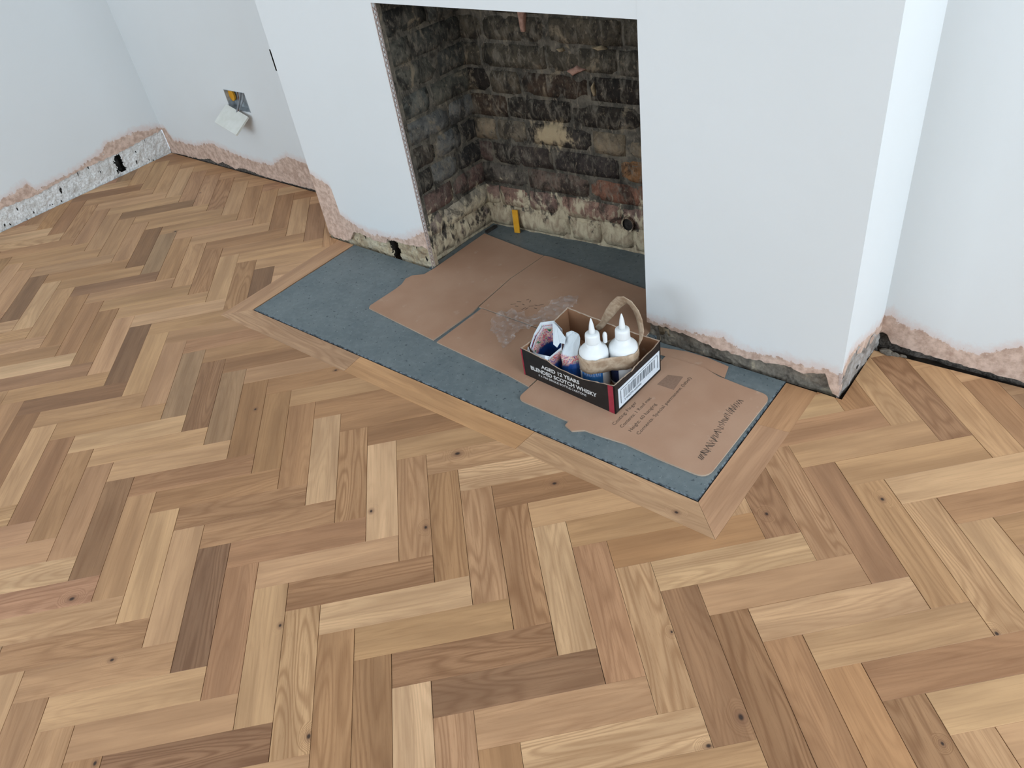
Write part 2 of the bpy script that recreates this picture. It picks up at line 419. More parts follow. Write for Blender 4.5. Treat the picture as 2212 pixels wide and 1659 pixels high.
# tones seen in the photograph, keyed by (kind, k, m); anything else is drawn at random
TONES = {('H', -25, 0): 'm2', ('H', -25, 1): 'l2', ('H', -24, 0): 'm2', ('H', -24, 1): 'l2', ('H', -23, 0): 'm2', ('H', -23, 1): 'D2', ('H', -22, 0): 'm2', ('H', -22, 1): 'm2', ('H', -21, 0): 'n2', ('H', -21, 1): 'm2', ('H', -20, 0): 'm2', ('H', -20, 1): 'm2', ('H', -19, 0): 'D2', ('H', -19, 1): 'm2', ('H', -18, -1): 'n2', ('H', -18, 0): 'm2', ('H', -18, 1): 'l2', ('H', -17, -1): 'L2', ('H', -17, 0): 'm2', ('H', -17, 1): 'n2', ('H', -16, -1): 'd2', ('H', -16, 0): 'l2', ('H', -16, 1): 'm2', ('H', -15, -1): 'm2', ('H', -15, 0): 'L2', ('H', -15, 1): 'l2', ('H', -14, -1): 'D3', ('H', -14, 0): 'm3', ('H', -14, 1): 'l2', ('H', -13, -1): 'm3', ('H', -13, 0): 'm2', ('H', -13, 1): 'l2', ('H', -12, -1): 'm2', ('H', -12, 0): 'n4', ('H', -11, -2): 'p2', ('H', -11, -1): 'l2', ('H', -11, 0): 'm3', ('H', -10, -2): 'm2', ('H', -10, -1): 'l3', ('H', -10, 0): 'd3', ('H', -9, -2): 'L7', ('H', -9, -1): 'l3', ('H', -9, 0): 'm2', ('H', -8, -2): 'p7', ('H', -8, -1): 'n6', ('H', -8, 0): 'n3', ('H', -7, -2): 'l6', ('H', -7, -1): 'n5', ('H', -7, 0): 'm2', ('H', -6, -2): 'n6', ('H', -6, -1): 'n7', ('H', -6, 0): 'n3', ('H', -5, -2): 'm4', ('H', -5, -1): 'n6', ('H', -5, 0): 'n3', ('H', -4, -2): 'l3', ('H', -4, -1): 'n4', ('H', -4, 0): 'd4', ('H', -3, -2): 'm2', ('H', -3, -1): 'l3', ('H', -3, 0): 'm3', ('H', -2, -2): 'D9', ('H', -2, -1): 'd7', ('H', -2, 0): 'l6', ('H', -1, -2): 'l3', ('H', -1, -1): 'L4', ('H', -1, 0): 'L8', ('H', 0, -1): 'm3', ('H', 0, 0): 'd5', ('H', 1, -1): 'd8', ('H', 1, 0): 'l2', ('H', 2, -1): 'D7', ('H', 2, 0): 'm3', ('H', 3, -1): 'l5', ('H', 3, 0): 'o2', ('H', 3, 1): 'L2', ('H', 4, -1): 'L8', ('H', 4, 0): 'L6', ('H', 4, 1): 'n3', ('H', 5, -1): 'm4', ('H', 5, 0): 'm2', ('H', 5, 1): 'l2', ('H', 6, 0): 'l5', ('H', 6, 1): 'l2', ('H', 7, 0): 'l4', ('H', 7, 1): 'L2', ('H', 8, 0): 'n5', ('H', 8, 1): 'n4', ('H', 9, 0): 'l2', ('V', -25, 0): 'm2', ('V', -24, 0): 'm3', ('V', -23, -1): 'm3', ('V', -23, 0): 'm3', ('V', -22, -1): 'D3', ('V', -22, 0): 'm3', ('V', -21, -1): 'L5', ('V', -21, 0): 'D3', ('V', -20, -1): 'm3', ('V', -20, 0): 'g3', ('V', -20, 1): 'n3', ('V', -19, -1): 'n3', ('V', -19, 0): 'm3', ('V', -19, 1): 'm3', ('V', -18, -1): 'n3', ('V', -18, 0): 'l5', ('V', -18, 1): 'n3', ('V', -17, -1): 'n3', ('V', -17, 0): 'n7', ('V', -17, 1): 'l3', ('V', -16, -1): 'l2', ('V', -16, 0): 'l2', ('V', -16, 1): 'd3', ('V', -15, -1): 'X3', ('V', -15, 0): 'm8', ('V', -14, -2): 'd3', ('V', -14, -1): 'l1', ('V', -14, 0): 'X2', ('V', -13, -2): 'l3', ('V', -13, -1): 'm2', ('V', -13, 0): 'l2', ('V', -12, -2): 'd3', ('V', -12, -1): 'g3', ('V', -11, -2): 'n4', ('V', -11, -1): 'D7', ('V', -10, -2): 'n3', ('V', -10, -1): 'g4', ('V', -9, -2): 'D5', ('V', -9, -1): 'd3', ('V', -8, -2): 'm2', ('V', -8, -1): 'n3', ('V', -7, -2): 'l2', ('V', -7, -1): 'n4', ('V', -6, -3): 'l3', ('V', -6, -2): 'l2', ('V', -6, -1): 'L4', ('V', -5, -3): 'n4', ('V', -5, -2): 'X8', ('V', -5, -1): 'm9', ('V', -4, -3): 'l4', ('V', -4, -2): 'n5', ('V', -4, -1): 'L3', ('V', -3, -2): 'l3', ('V', -3, -1): 'm7', ('V', -2, -2): 'l9', ('V', -2, -1): 'n7', ('V', -1, -2): 'n7', ('V', -1, -1): 'm8', ('V', 0, -2): 'd7', ('V', 0, -1): 'n9', ('V', 1, -2): 'L5', ('V', 1, -1): 'L6', ('V', 2, -2): 'm8', ('V', 2, -1): 'n6', ('V', 2, 0): 'l7', ('V', 3, -2): 'o3', ('V', 3, -1): 'l9', ('V', 3, 0): 'd8', ('V', 3, 1): 'n6', ('V', 4, -1): 'd6', ('V', 4, 0): 'm9', ('V', 4, 1): 'l6', ('V', 5, -1): 'd9', ('V', 5, 0): 'd3', ('V', 5, 1): 'd8', ('V', 6, -1): 'n5', ('V', 6, 0): 'm6', ('V', 6, 1): 'l5', ('V', 7, -1): 'o4', ('V', 7, 0): 'l7', ('V', 7, 1): 'n5', ('V', 8, -1): 'd9', ('V', 8, 0): 'l3', ('V', 9, -1): 'l6'}
KNOTS = {('H', -20, 1): (-0.086, -0.031, 0.005), ('H', -8, -2): (0.104, -0.017, 0.0055), ('H', -8, 0): (0.039, 0.017, 0.004), ('H', -5, -2): (0.025, 0.02, 0.004), ('H', -2, 0): (-0.076, 0.018, 0.006), ('H', 0, 0): (-0.013, 0.006, 0.0045), ('H', 4, -1): (0.143, -0.03, 0.004), ('V', -9, -1): (-0.026, 0.014, 0.004), ('V', -4, -1): (0.066, -0.024, 0.004), ('V', -3, -3): (-0.138, 0.025, 0.004), ('V', -3, -2): (-0.049, 0.028, 0.0035), ('V', -3, -1): (0.073, 0.024, 0.004), ('V', -2, -2): (0.118, 0.031, 0.0045), ('V', 3, -1): (0.007, 0.031, 0.0025), ('V', 3, 0): (0.09, -0.01, 0.0038), ('V', 4, -1): (0.11, 0.023, 0.0055), ('V', 6, 0): (-0.1, 0.007, 0.004), ('V', 7, 0): (0.146, -0.03, 0.004), ('V', 8, -1): (-0.07, 0.018, 0.003)}
SHADES = {
    'L': (206, 165, 126), 'l': (195, 152, 113), 'm': (184, 141, 103), 'n': (174, 130, 94), 'd': (161, 119, 86),
    'D': (148, 110, 80), 'X': (136, 101, 74), 'p': (182, 137, 105), 'o': (180, 134, 95), 'g': (168, 133, 102)}
def pick(rr):
    return rr.choice('Lllllmmmmmnnnndpog')
cam_inv = scene.camera.matrix_world.inverted()
todo = []
for m in range(-11, 6):
    for k in range(-50, 50):
        P = LO + E1 * k + E2 * m
        for kind in 'HV':
            a0, a1, b0, b1 = (0, BL, 0, BW) if kind == 'H' else (BL, BL + BW, BW - BL, BW)
            ia, ib = 0.00035, 0.00012
            cen = P + BU * (a0 + a1) / 2 + BV * (b0 + b1) / 2
            if not (XL - 0.3 < cen.x < XR + 0.3 and YF - 0.3 < cen.y < YB + 0.3): continue
            poly = [tuple(P + BU * a + BV * b) for a, b in ((a0 + ia, b0 + ib), (a1 - ia, b0 + ib), (a1 - ia, b1 - ib), (a0 + ia, b1 - ib))]
            full = parea(poly)
            q = poly
            for c in ((-1, 0, -(XL + 0.002)), (1, 0, XR - 0.004), (0, -1, -(YF + 0.004)), (0, 1, YB - 0.004)): q = clip(q, *c)
            pcs = [q] if parea(q) > 2e-5 else []
            pcs = subtract(pcs, -0.134, 1.662, -0.003, 9)      # chimney breast
            pcs = subtract(pcs, SB0, SB1, SBY, 9)              # hearth with its border
            pcs2 = []
            for q in pcs:                                      # ragged gap along the alcove wall
                if q and max(v[0] for v in q) > 1.6: q = clip(clip(q, -0.04, 1, 0.1385), 0, 1, 0.2225)
                if parea(q) > 2e-5: pcs2.append(q)
            pcs = pcs2
            if not pcs: continue
            whole = len(pcs) == 1 and abs(parea(pcs[0]) - full) < 1e-7
            ang = math.atan2(BU.y, BU.x) if kind == 'H' else math.atan2(BV.y, BV.x)
            cp = cam_inv @ Vector((cen.x, cen.y, 0))
            d = max(abs(cp.x / -cp.z) / 0.66, abs(cp.y / -cp.z) / 0.495) if cp.z < -0.05 else 99      # how far from the middle of the view
            d += 0.0 if d < 1.15 else 0.35 * max(0, (cen - Vector((0.6, -0.6))).length)
            todo.append((d, kind, k, m, cen, ang, pcs, whole))
todo.sort(key=lambda t: t[0])

def block_mesh():
    hl, hw = BL / 2 - 0.00035, BW / 2 - 0.00012
    hl_v, hw_v = BL / 2 - 0.00012, BW / 2 - 0.00035
    out = {}
    for kd, (a, b) in {'H': (hl, hw), 'V': (hl_v, hw_v)}.items():
        v = []
        for (i, z) in ((0.0, -0.015), (0.0, -0.0005), (0.0005, 0.0)):
            v += [(-a + i, -b + i, z), (a - i, -b + i, z), (a - i, b - i, z), (-a + i, b - i, z)]
        f = [(3, 2, 1, 0), (8, 9, 10, 11)]
        for l in (0, 4):
            for j in range(4): f.append((l + j, l + (j + 1) % 4, l + 4 + (j + 1) % 4, l + 4 + j))
        me = bpy.data.meshes.new('parquet_block_' + kd); me.from_pydata(v, [], f); me.materials.append(M['oak']); out[kd] = me
    return out
BM = block_mesh()
NB = 300
rest_v, rest_f, rest_tone, rest_seed, rest_uv = [], [], [], [], []
for idx, (d, kind, k, m, cen, ang, pcs, whole) in enumerate(todo):
    rr = random.Random(kind + str(k * 131 + m * 17))
    spec = TONES.get((kind, k, m))
    ch = spec[0] if spec else pick(rr)
    base = SHADES[ch]; j = rr.uniform(-5, 5)
    colr = lin(base[0] + j + rr.uniform(-1, 1), base[1] + j + rr.uniform(-1, 1), base[2] + j + rr.uniform(-3, 1.5))
    grain = (int(spec[1]) / 9.0 if spec and len(spec) > 1 else rr.choice((0.2, 0.3, 0.45, 0.6, 0.9)))
    cs, sn = math.cos(-ang), math.sin(-ang)
    dz = rr.uniform(-0.00012, 0.00012)
    if idx < NB:
        if whole:
            o = bpy.data.objects.new('parquet_block', BM[kind]); COL.objects.link(o)
        else:
            vs, fs = [], []
            for q in pcs:
                q = q if sum(q[i][0] * q[(i + 1) % len(q)][1] - q[(i + 1) % len(q)][0] * q[i][1] for i in range(len(q))) > 0 else q[::-1]
                nq = len(q); b = len(vs)
                for z in (-0.015, 0.0):
                    for x, y in q:
                        x -= cen.x; y -= cen.y; vs.append((x * cs - y * sn, x * sn + y * cs, z))
                fs.append(tuple(range(b + nq, b + 2 * nq))); fs.append(tuple(range(b + nq - 1, b - 1, -1)))
                for i in range(nq): fs.append((b + i, b + (i + 1) % nq, b + nq + (i + 1) % nq, b + nq + i))
            o = mesh('parquet_block', vs, fs, (M['oak'],))
        o.location = (cen.x, cen.y, dz); o.rotation_euler = (0, 0, ang); o.parent = floor
        o.color = (colr[0], colr[1], colr[2], grain)
        kn = KNOTS.get((kind, k, m))
        if not kn and not spec and rr.random() < 0.12: kn = (rr.uniform(-0.13, 0.13), rr.uniform(-0.03, 0.03), rr.uniform(0.002, 0.0045))
        o['knot'] = list(kn) if kn else [9.0, 9.0, 0.0]
    else:
        for q in pcs:
            b = len(rest_v); nq = len(q)
            q = q if sum(q[i][0] * q[(i + 1) % len(q)][1] - q[(i + 1) % len(q)][0] * q[i][1] for i in range(len(q))) > 0 else q[::-1]
            for x, y in q:
                rest_v.append((x, y, dz)); x -= cen.x; y -= cen.y
                rest_uv.append((x * cs - y * sn, x * sn + y * cs)); rest_tone.append(colr); rest_seed.append(rr.random())
            rest_seed[b:] = [rest_seed[b]] * nq
            rest_f.append(tuple(range(b, b + nq)))
if rest_v:
    o = mesh('parquet_block_field', rest_v, rest_f, (M['oak_rest'],), floor)
    me = o.data
    me.color_attributes.new('tone', 'FLOAT_COLOR', 'POINT'); me.attributes.new('seed', 'FLOAT', 'POINT')
    for i in range(len(rest_v)): me.attributes['tone'].data[i].color = rest_tone[i]; me.attributes['seed'].data[i].value = rest_seed[i]
    uv = me.uv_layers.new(name='grain')
    for lp in me.loops: uv.data[lp.index].uv = rest_uv[lp.vertex_index]
    tag(o, kind='stuff')

def strip(poly, along_x, shade, grain, knot=None):
    cx = sum(p[0] for p in poly) / len(poly); cy = sum(p[1] for p in poly) / len(poly)
    ang = 0 if along_x else math.pi / 2
    cs, sn = math.cos(-ang), math.sin(-ang)
    pl = [((x - cx) * cs - (y - cy) * sn, (x - cx) * sn + (y - cy) * cs) for x, y in poly]
    o = prism('border_strip', pl, -0.015, 0.0003, (M['oak'],), floor)
    o.location = (cx, cy, 0); o.rotation_euler = (0, 0, ang)
    c = lin(*shade); o.color = (c[0], c[1], c[2], grain); o['knot'] = list(knot) if knot else [9.0, 9.0, 0.0]
g = 0.0004
strip([(SB0, SBY), (0.508 - g, SBY), (0.50 - g, HY0 - 0.004), (HX0 - 0.004, HY0 - 0.004)], True, (190, 150, 116), 0.75)
strip([(0.508 + g, SBY), (1.105 - g, SBY), (1.11 - g, HY0 - 0.004), (0.50 + g, HY0 - 0.004)], True, (196, 148, 104), 0.25)
strip([(1.105 + g, SBY), (SB1 - g, SBY), (HX1 + 0.003 - g, HY0 - 0.004), (1.11 + g, HY0 - 0.004)], True, (190, 150, 114), 0.6, (0.17, -0.012, 0.004))
strip([(SB0 + g, SBY + 2 * g), (HX0 - 0.004, HY0 - 0.004 + g), (HX0 - 0.004, -0.004), (SB0, -0.004)], False, (188, 146, 112), 0.3)
strip([(SB1 - g, SBY + 2 * g), (SB1, -0.16), (HX1 + 0.003, -0.17), (HX1 + 0.003, HY0 - 0.004 + g)], False, (190, 146, 112), 0.3)
strip([(SB1, -0.16 + g), (SB1, -0.006), (HX1 + 0.003, -0.006), (HX1 + 0.003, -0.17 + g)], False, (184, 138, 100), 0.35)

# ------------------------------------------------------------------ walls
def wall(name, A, B, prof_plaster, prof_paint, label, thick=0.013, ztop=ZC, holes=(), base_mat=None, base_depth=None, cavities=(), s_fine=(0, 99), parent=None, zmin=None, sides=()):
    """plastered wall from A to B (room side on the left of A->B is the front). prof_*: (distance, height)."""
    A, B = Vector(A), Vector(B); L = (B - A).length; D = (B - A) / L; N = Vector((-D.y, D.x))   # N into the room
    ss = {0.0, L}
    x = 0.0
    while x < L:
        ss.add(round(x, 4)); x += 0.006 if s_fine[0] - 0.01 <= x <= s_fine[1] else 0.08
    zl = [0.3]
    for (h0, h1, z0, z1) in holes:
        ss |= {h0, h1}; zl += [z0, z1]
    ss = sorted(ss); ss = [v for i, v in enumerate(ss) if i == 0 or v - ss[i - 1] > 1e-5]
    zl = sorted(set(zl)) + [ztop]
    NR = 26
    verts, edge, faces = [], [], []
    nrow = NR + 1 + len(zl) - 1
    for sv in ss:
        zb = interp(prof_plaster, sv) + nz(sv * 60, 3.1, len(name)) * 0.006 + nz(sv * 190, 1.1, len(name)) * 0.003
        if zmin is not None: zb = zmin
        zb = max(zb, -0.01)
        zp = interp(prof_paint, sv)
        lo = zl[0]
        zs = [zb + (lo - zb) * i / NR for i in range(NR + 1)] + zl[1:]
        if zmin is not None and zmin > lo: zs = [zb + (zl[-1] - zb) * i / (nrow - 1) for i in range(nrow)]
        for z in zs:
            p = A + D * sv + N * (nz(sv * 3, z * 3, len(name)) * 0.0012)
            verts.append((p.x, p.y, z)); edge.append(z - zp)
    for i in range(len(ss) - 1):
        for r in range(nrow - 1):
            a = i * nrow + r; zc = (verts[a][2] + verts[a + 1][2]) / 2; sc = (ss[i] + ss[i + 1]) / 2
            if any(h0 < sc < h1 and z0 < zc < z1 for h0, h1, z0, z1 in holes): continue
            faces.append((a, a + nrow, a + nrow + 1, a + 1)[::-1])
    # under side of the plaster
    b = len(verts)
    for i, sv in enumerate(ss):
        p = verts[i * nrow]; verts.append((p[0] - N.x * thick, p[1] - N.y * thick, p[2] + 0.003)); edge.append(-0.2)
    for i in range(len(ss) - 1):
        faces.append((i * nrow, i * nrow + nrow, b + i + 1, b + i))
    for sd in sides:                                           # end faces of the plaster skin
        i = 0 if sd == 'A' else len(ss) - 1
        base = len(verts)
        for r in range(nrow):
            p = verts[i * nrow + r]; verts.append((p[0] - N.x * thick, p[1] - N.y * thick, p[2])); edge.append(edge[i * nrow + r])
        for r in range(nrow - 1):
            q = (i * nrow + r, i * nrow + r + 1, base + r + 1, base + r)
            faces.append(q if sd == 'A' else q[::-1])
    o = mesh(name, verts, faces, (M['plaster'],), parent)
    at = o.data.attributes.new('edge', 'FLOAT', 'POINT')
    at.data.foreach_set('value', edge)
    tag(o, label, 'wall' if not parent else None, kind='structure')
    if base_mat:
        bd = base_depth if base_depth is not None else thick
        vs, fs = [], []
        zs = range(24)
        ss2 = [v for v in ss]
        for (c0, c1, z0, z1) in cavities: ss2 = sorted(set(ss2) | {c0 + (c1 - c0 + .04) * q / 30 - .02 for q in range(31)})
        for sv in ss2:
            ztop_ = min(0.17, interp(prof_plaster, sv) + 0.022)
            for zi in range(len(zs)):
                z = -0.015 + (ztop_ + 0.015) * zi / (len(zs) - 1)
                dd = bd - 0.002 + nz(sv * 32, z * 32, 5 + len(name)) * 0.005 + nz(sv * 90, z * 90, 2) * 0.0025
                p = A + D * sv - N * dd; vs.append((p.x, p.y, z))
        nr = len(zs)
        for i in range(len(ss2) - 1):
            for r in range(nr - 1):
                sc = (ss2[i] + ss2[i + 1]) / 2; zc = (vs[i * nr + r][2] + vs[i * nr + r + 1][2]) / 2
                jag = nz(sc * 60, zc * 60, 9) * 0.012 + nz(sc * 190, zc * 190, 4) * 0.008
                if any(c0 + jag < sc < c1 + jag * 1.6 and z0 < zc < z1 + jag for c0, c1, z0, z1 in cavities): continue
                a = i * nr + r; fs.append((a, a + nr, a + nr + 1, a + 1)[::-1])
        so = mesh('bare_masonry', vs, fs, (base_mat,), o)
        for (c0, c1, z0, z1) in cavities:
            q = [A + D * (c0 - 0.008) - N * (bd + 0.004), A + D * (c1 + 0.008) - N * (bd + 0.004), A + D * (c1 + 0.008) - N * (bd + 0.06), A + D * (c0 - 0.008) - N * (bd + 0.06)]
            v = [(p.x, p.y, z) for z in (z0 - 0.01, z1 + 0.012) for p in q]
            mesh('cavity', v, [(3, 2, 6, 7), (0, 3, 7, 4), (2, 1, 5, 6), (4, 7, 6, 5), (0, 1, 2, 3)], (M['void'],), o)
    return o

Lx = lambda pr, x0, sg=1: sorted([((p - x0) * sg, h) for p, h in pr])
# left wall: room on +x; A at the back corner, going towards the camera
lw_pl = [(-0.547, .083), (-.39, .076), (-.188, .094), (.008, .094), (.169, .106), (.234, .109)]
lw_pt = [(-.529, .112), (-.406, .13), (-.384, .09), (-.191, .103), (-.065, .125), (-.035, .152), (.112, .146), (.216, .122)]
wall('wall_left', (XL, YB), (XL, YF), *[[(YB - y, h) for y, h in pr[::-1]] for pr in (lw_pl, lw_pt)][:2],
     'white painted wall meeting the corner, grey render bared along its foot', 0.006, base_mat=M['old_render'],
     cavities=[(YB - .000, YB + .036, .012, .088)], s_fine=(0, 1.5))
bpy.data.objects['wall_left'].data.flip_normals()
for c in bpy.data.objects['wall_left'].children: c.data.flip_normals()
# alcove behind the socket
al_pt = [(-1.53, .12), (-1.501, .121), (-1.465, .069), (-1.28, .068), (-1.139, .103), (-1.038, .084), (-.885, .068), (-.731, .067), (-.602, .126), (-.477, .115), (-.13, .11)]
al_pl = [(-1.53, .0), (-1.3, .006), (-1.2, .02), (-1.15, .006), (-1.1, .022), (-1.02, .004), (-.95, .018), (-.8, .004), (-.5, .006), (-.13, .004)]
wl_ = wall('wall_back_left', (-0.13, YB), (XL, YB), [(-0.13 - x, h) for x, h in al_pl[::-1]], [(-0.13 - x, h) for x, h in al_pt[::-1]],
     'white painted alcove wall with the open socket box and pink plaster foot', 0.01, base_mat=M['dark_gap'],
     holes=[(0.343, 0.357, .468, .542), (-0.13 + 0.880, -0.13 + 0.880 + 0.0, .9, .901), (.612, .750, .285, .362)], s_fine=(0, 99))
wl_.data.flip_normals()
for c in wl_.children: c.data.flip_normals()
mesh('slot', [(x, y, z) for x in (-.490, -.470) for y in (YB + .001, YB + .04) for z in (.466, .545)],
     [(0, 1, 3, 2), (4, 6, 7, 5), (2, 3, 7, 6), (0, 2, 6, 4), (1, 5, 7, 3)], (M['void'],), wl_)

# chimney breast
OX0, OX1, OZ = 0.370, 1.153, 0.791
BX0, BX1 = -0.13, 1.652
breast = empty('wall_chimney_breast'); tag(breast, 'white chimney breast with a square fireplace opening and torn plaster foot', 'wall', kind='structure')
bl_pt = [(-.13, .240), (-.122, .232), (-.073, .222), (-.031, .197), (-.02, .162), (-.034, .118), (-.03, .105), (.013, .088), (.056, .074), (.116, .066), (.18, .070), (.272, .082), (.362, .130), (.37, .132)]
bl_pl = [(-.13, .02), (-.121, .01), (-.101, .004), (-.06, .004), (-.02, .012), (.015, .053), (.061, .054), (.114, .042), (.172, .046), (.182, .062), (.212, .066), (.228, .066), (.268, .064), (.347, .076), (.37, .07)]
def breast_wall(nm, x0, x1, pl, pt, **kw):
    o = wall(nm, (x1, 0), (x0, 0), [(x1 - x, h) for x, h in pl[::-1]], [(x1 - x, h) for x, h in pt[::-1]], None, parent=breast, **kw)
    o.data.flip_normals()
    for c in o.children: c.data.flip_normals()
    return o
breast_wall('plaster_pier', BX0, OX0, bl_pl, bl_pt, base_mat=M['cream_base'], cavities=[(OX0 - .217, OX0 - .180, -.02, .058)], thick=0.014, sides='AB')
br_pt = [(1.153, .062), (1.174, .057), (1.246, .058), (1.291, .058), (1.361, .073), (1.398, .055), (1.424, .052), (1.472, .057), (1.526, .062), (1.547, .058), (1.623, .069), (1.634, .067), (1.652, .059)]
br_pl = [(1.153, .05), (1.168, .048), (1.2, .049), (1.269, .046), (1.316, .038), (1.346, .033), (1.425, .031), (1.461, .034), (1.528, .046), (1.563, .036), (1.618, .060), (1.626, .027), (1.640, .006), (1.652, .003)]
breast_wall('plaster_pier', OX1, BX1, br_pl, br_pt, base_mat=M['grey_base'], thick=0.018, sides='AB')
breast_wall('plaster_lintel', OX0, OX1, [(OX0, OZ), (OX1, OZ)], [(OX0, 0), (OX1, 0)], zmin=OZ, thick=0.014)
# returns of the breast
rt_pt = [(0, .07), (.012, .085), (.033, .105), (.068, .100), (.152, .085), (.214, .073), (.235, .088)]
rt_pl = [(0, .004), (.012, .03), (.03, .075), (.06, .085), (.1, .06), (.152, .05), (.2, .045), (.235, .05)]
o = wall('plaster_return', (1.664, 0.228), (BX1, 0), [(.228 - a, h) for a, h in rt_pl[::-1]], [(.228 - a, h) for a, h in rt_pt[::-1]], None, parent=breast, base_mat=M['return_base'], thick=0.014, base_depth=0.003)
o.data.flip_normals()
for c in o.children: c.data.flip_normals()
o = wall('plaster_return', (BX0, 0), (BX0, YB), [(0, .01), (.23, .01)], [(0, .235), (.23, .11)], None, parent=breast, base_mat=M['cream_base'], thick=0.01)
o.data.flip_normals()
for c in o.children: c.data.flip_normals()
# mass of masonry behind the plaster (keeps the light out)
box('brick_core', BX0 + 0.03, OX0 - 0.10, 0.05, 0.6, -0.05, ZC, M['mortar'], breast)
box('brick_core', OX1 + 0.10, BX1 - 0.035, 0.05, 0.6, -0.05, ZC, M['mortar'], breast)
box('lintel_core', OX0 - 0.11, OX1 + 0.11, 0.02, 0.6, OZ + 0.012, ZC, M['mortar'], breast)
# right alcove
ar_pt = [(1.662, .085), (1.682, .099), (1.696, .079), (1.764, .07), (1.818, .055), (1.876, .05), (1.911, .072), (1.952, .098), (2.05, .1), (2.4, .09), (XR, .1)]
ar_pl = [(1.657, .040), (1.678, .042), (1.690, .018), (1.733, .013), (1.8, .010), (1.974, .009), (XR, .01)]
o = wall('wall_back_right', (XR, YB - .003), (1.66, YB - .003), [(XR - x, h) for x, h in ar_pl[::-1]], [(XR - x, h) for x, h in ar_pt[::-1]],
         'bright white alcove wall beside the chimney breast with bare pink plaster foot', 0.016, base_mat=M['dark_gap'], base_depth=0.02, s_fine=(XR - 2.4, 99))
o.data.flip_normals()
for c in o.children: c.data.flip_normals()

# walls of the room behind the camera, with their window openings
def pierced(name, plane, u0, u1, win, label):
    w0, w1, z0, z1 = win
    out = empty(name); tag(out, label, 'wall', kind='structure')
    for (a, b, c, d) in ((u0, w0, 0, ZC), (w1, u1, 0, ZC), (w0, w1, 0, z0), (w0, w1, z1, ZC)):
        if plane == 'x': box('wall_panel', XR, XR + 0.02, a, b, c - 0.01, d, M['plain'], out)
        else: box('wall_panel', a, b, YF - 0.02, YF, c - 0.01, d, M['plain'], out)
    return out
pierced('wall_right', 'x', YF, YB, WIN_R, 'plain white window wall opposite the left wall')
pierced('wall_front', 'y', XL, XR, WIN_F, 'plain white window wall facing the fireplace')
tag(box('ceiling', XL, XR, YF, YB + 0.4, ZC, ZC + 0.03, M['plain']), 'flat white ceiling over the room', 'ceiling', kind='structure')
def window(n, plane, win, label):
    w0, w1, z0, z1 = win; e = empty(n); tag(e, label, 'window', kind='structure')
    t = 0.05
    for (a, b, c, d) in ((w0, w0 + t, z0, z1), (w1 - t, w1, z0, z1), (w0, w1, z0, z0 + t), (w0, w1, z1 - t, z1), ((w0 + w1) / 2 - t / 2, (w0 + w1) / 2 + t / 2, z0, z1)):
        if plane == 'x': box('window_frame', XR - 0.005, XR + 0.03, a, b, c, d, M['frame_white'], e)
        else: box('window_frame', a, b, YF - 0.03, YF + 0.005, c, d, M['frame_white'], e)
window('window_1', 'x', WIN_R, 'white timber window frame in the wall facing the left wall'); window('window_2', 'y', WIN_F, 'white timber window frame in the wall facing the fireplace')

# ------------------------------------------------------------------ fireplace brickwork
def brick(parent, origin, D, N, s0, s1, z0, z1, shade, rr):
    """irregular brick: front face a bowed grid, D along the wall, N out of it"""
    nx, nzr = 6, 4
    vs, fs = [], []
    def P(s, z, d): p = origin + D * s + N * d; return (p.x, p.y, z)
    sd = rr.uniform(0, 99); pr = rr.uniform(0.0, 0.005)
    for i in range(nx):
        for r in range(nzr):
            u, v = i / (nx - 1), r / (nzr - 1)
            edge = (i in (0, nx - 1)) + (r in (0, nzr - 1))
            s = s0 + (s1 - s0) * u + nz(u * 3 + sd, v * 3, 1) * 0.004
            z = z0 + (z1 - z0) * v + nz(u * 3 + sd, v * 3, 2) * 0.004
            d = pr + nz(u * 4 + sd, v * 3, 3) * 0.004 - (0.004 if edge == 1 else 0.008 if edge == 2 else 0)
            vs.append(P(s, z, d))
    for i in range(nx - 1):
        for r in range(nzr - 1):
            a = i * nzr + r; fs.append((a, a + nzr, a + nzr + 1, a + 1))
    ring = [i * nzr for i in range(nx)] + [(nx - 1) * nzr + r for r in range(1, nzr)] + [i * nzr + nzr - 1 for i in range(nx - 2, -1, -1)] + [r for r in range(nzr - 2, 0, -1)]
    b = len(vs)
    for q in ring:
        p = Vector(vs[q]); p2 = p - Vector((N.x, N.y, 0)) * 0.03; vs.append(tuple(p2))
    n = len(ring)
    for j in range(n): fs.append((ring[(j + 1) % n], ring[j], b + j, b + (j + 1) % n))
    bm = bmesh.new(); bv = [bm.verts.new(v) for v in vs]
    for f in fs: bm.faces.new([bv[i] for i in f])
    o = bm_obj('brick', bm, (M['brick'],), parent)
    for p in o.data.polygons: p.use_smooth = True
    c = lin(*shade); o.color = (c[0], c[1], c[2], 1)
    return o

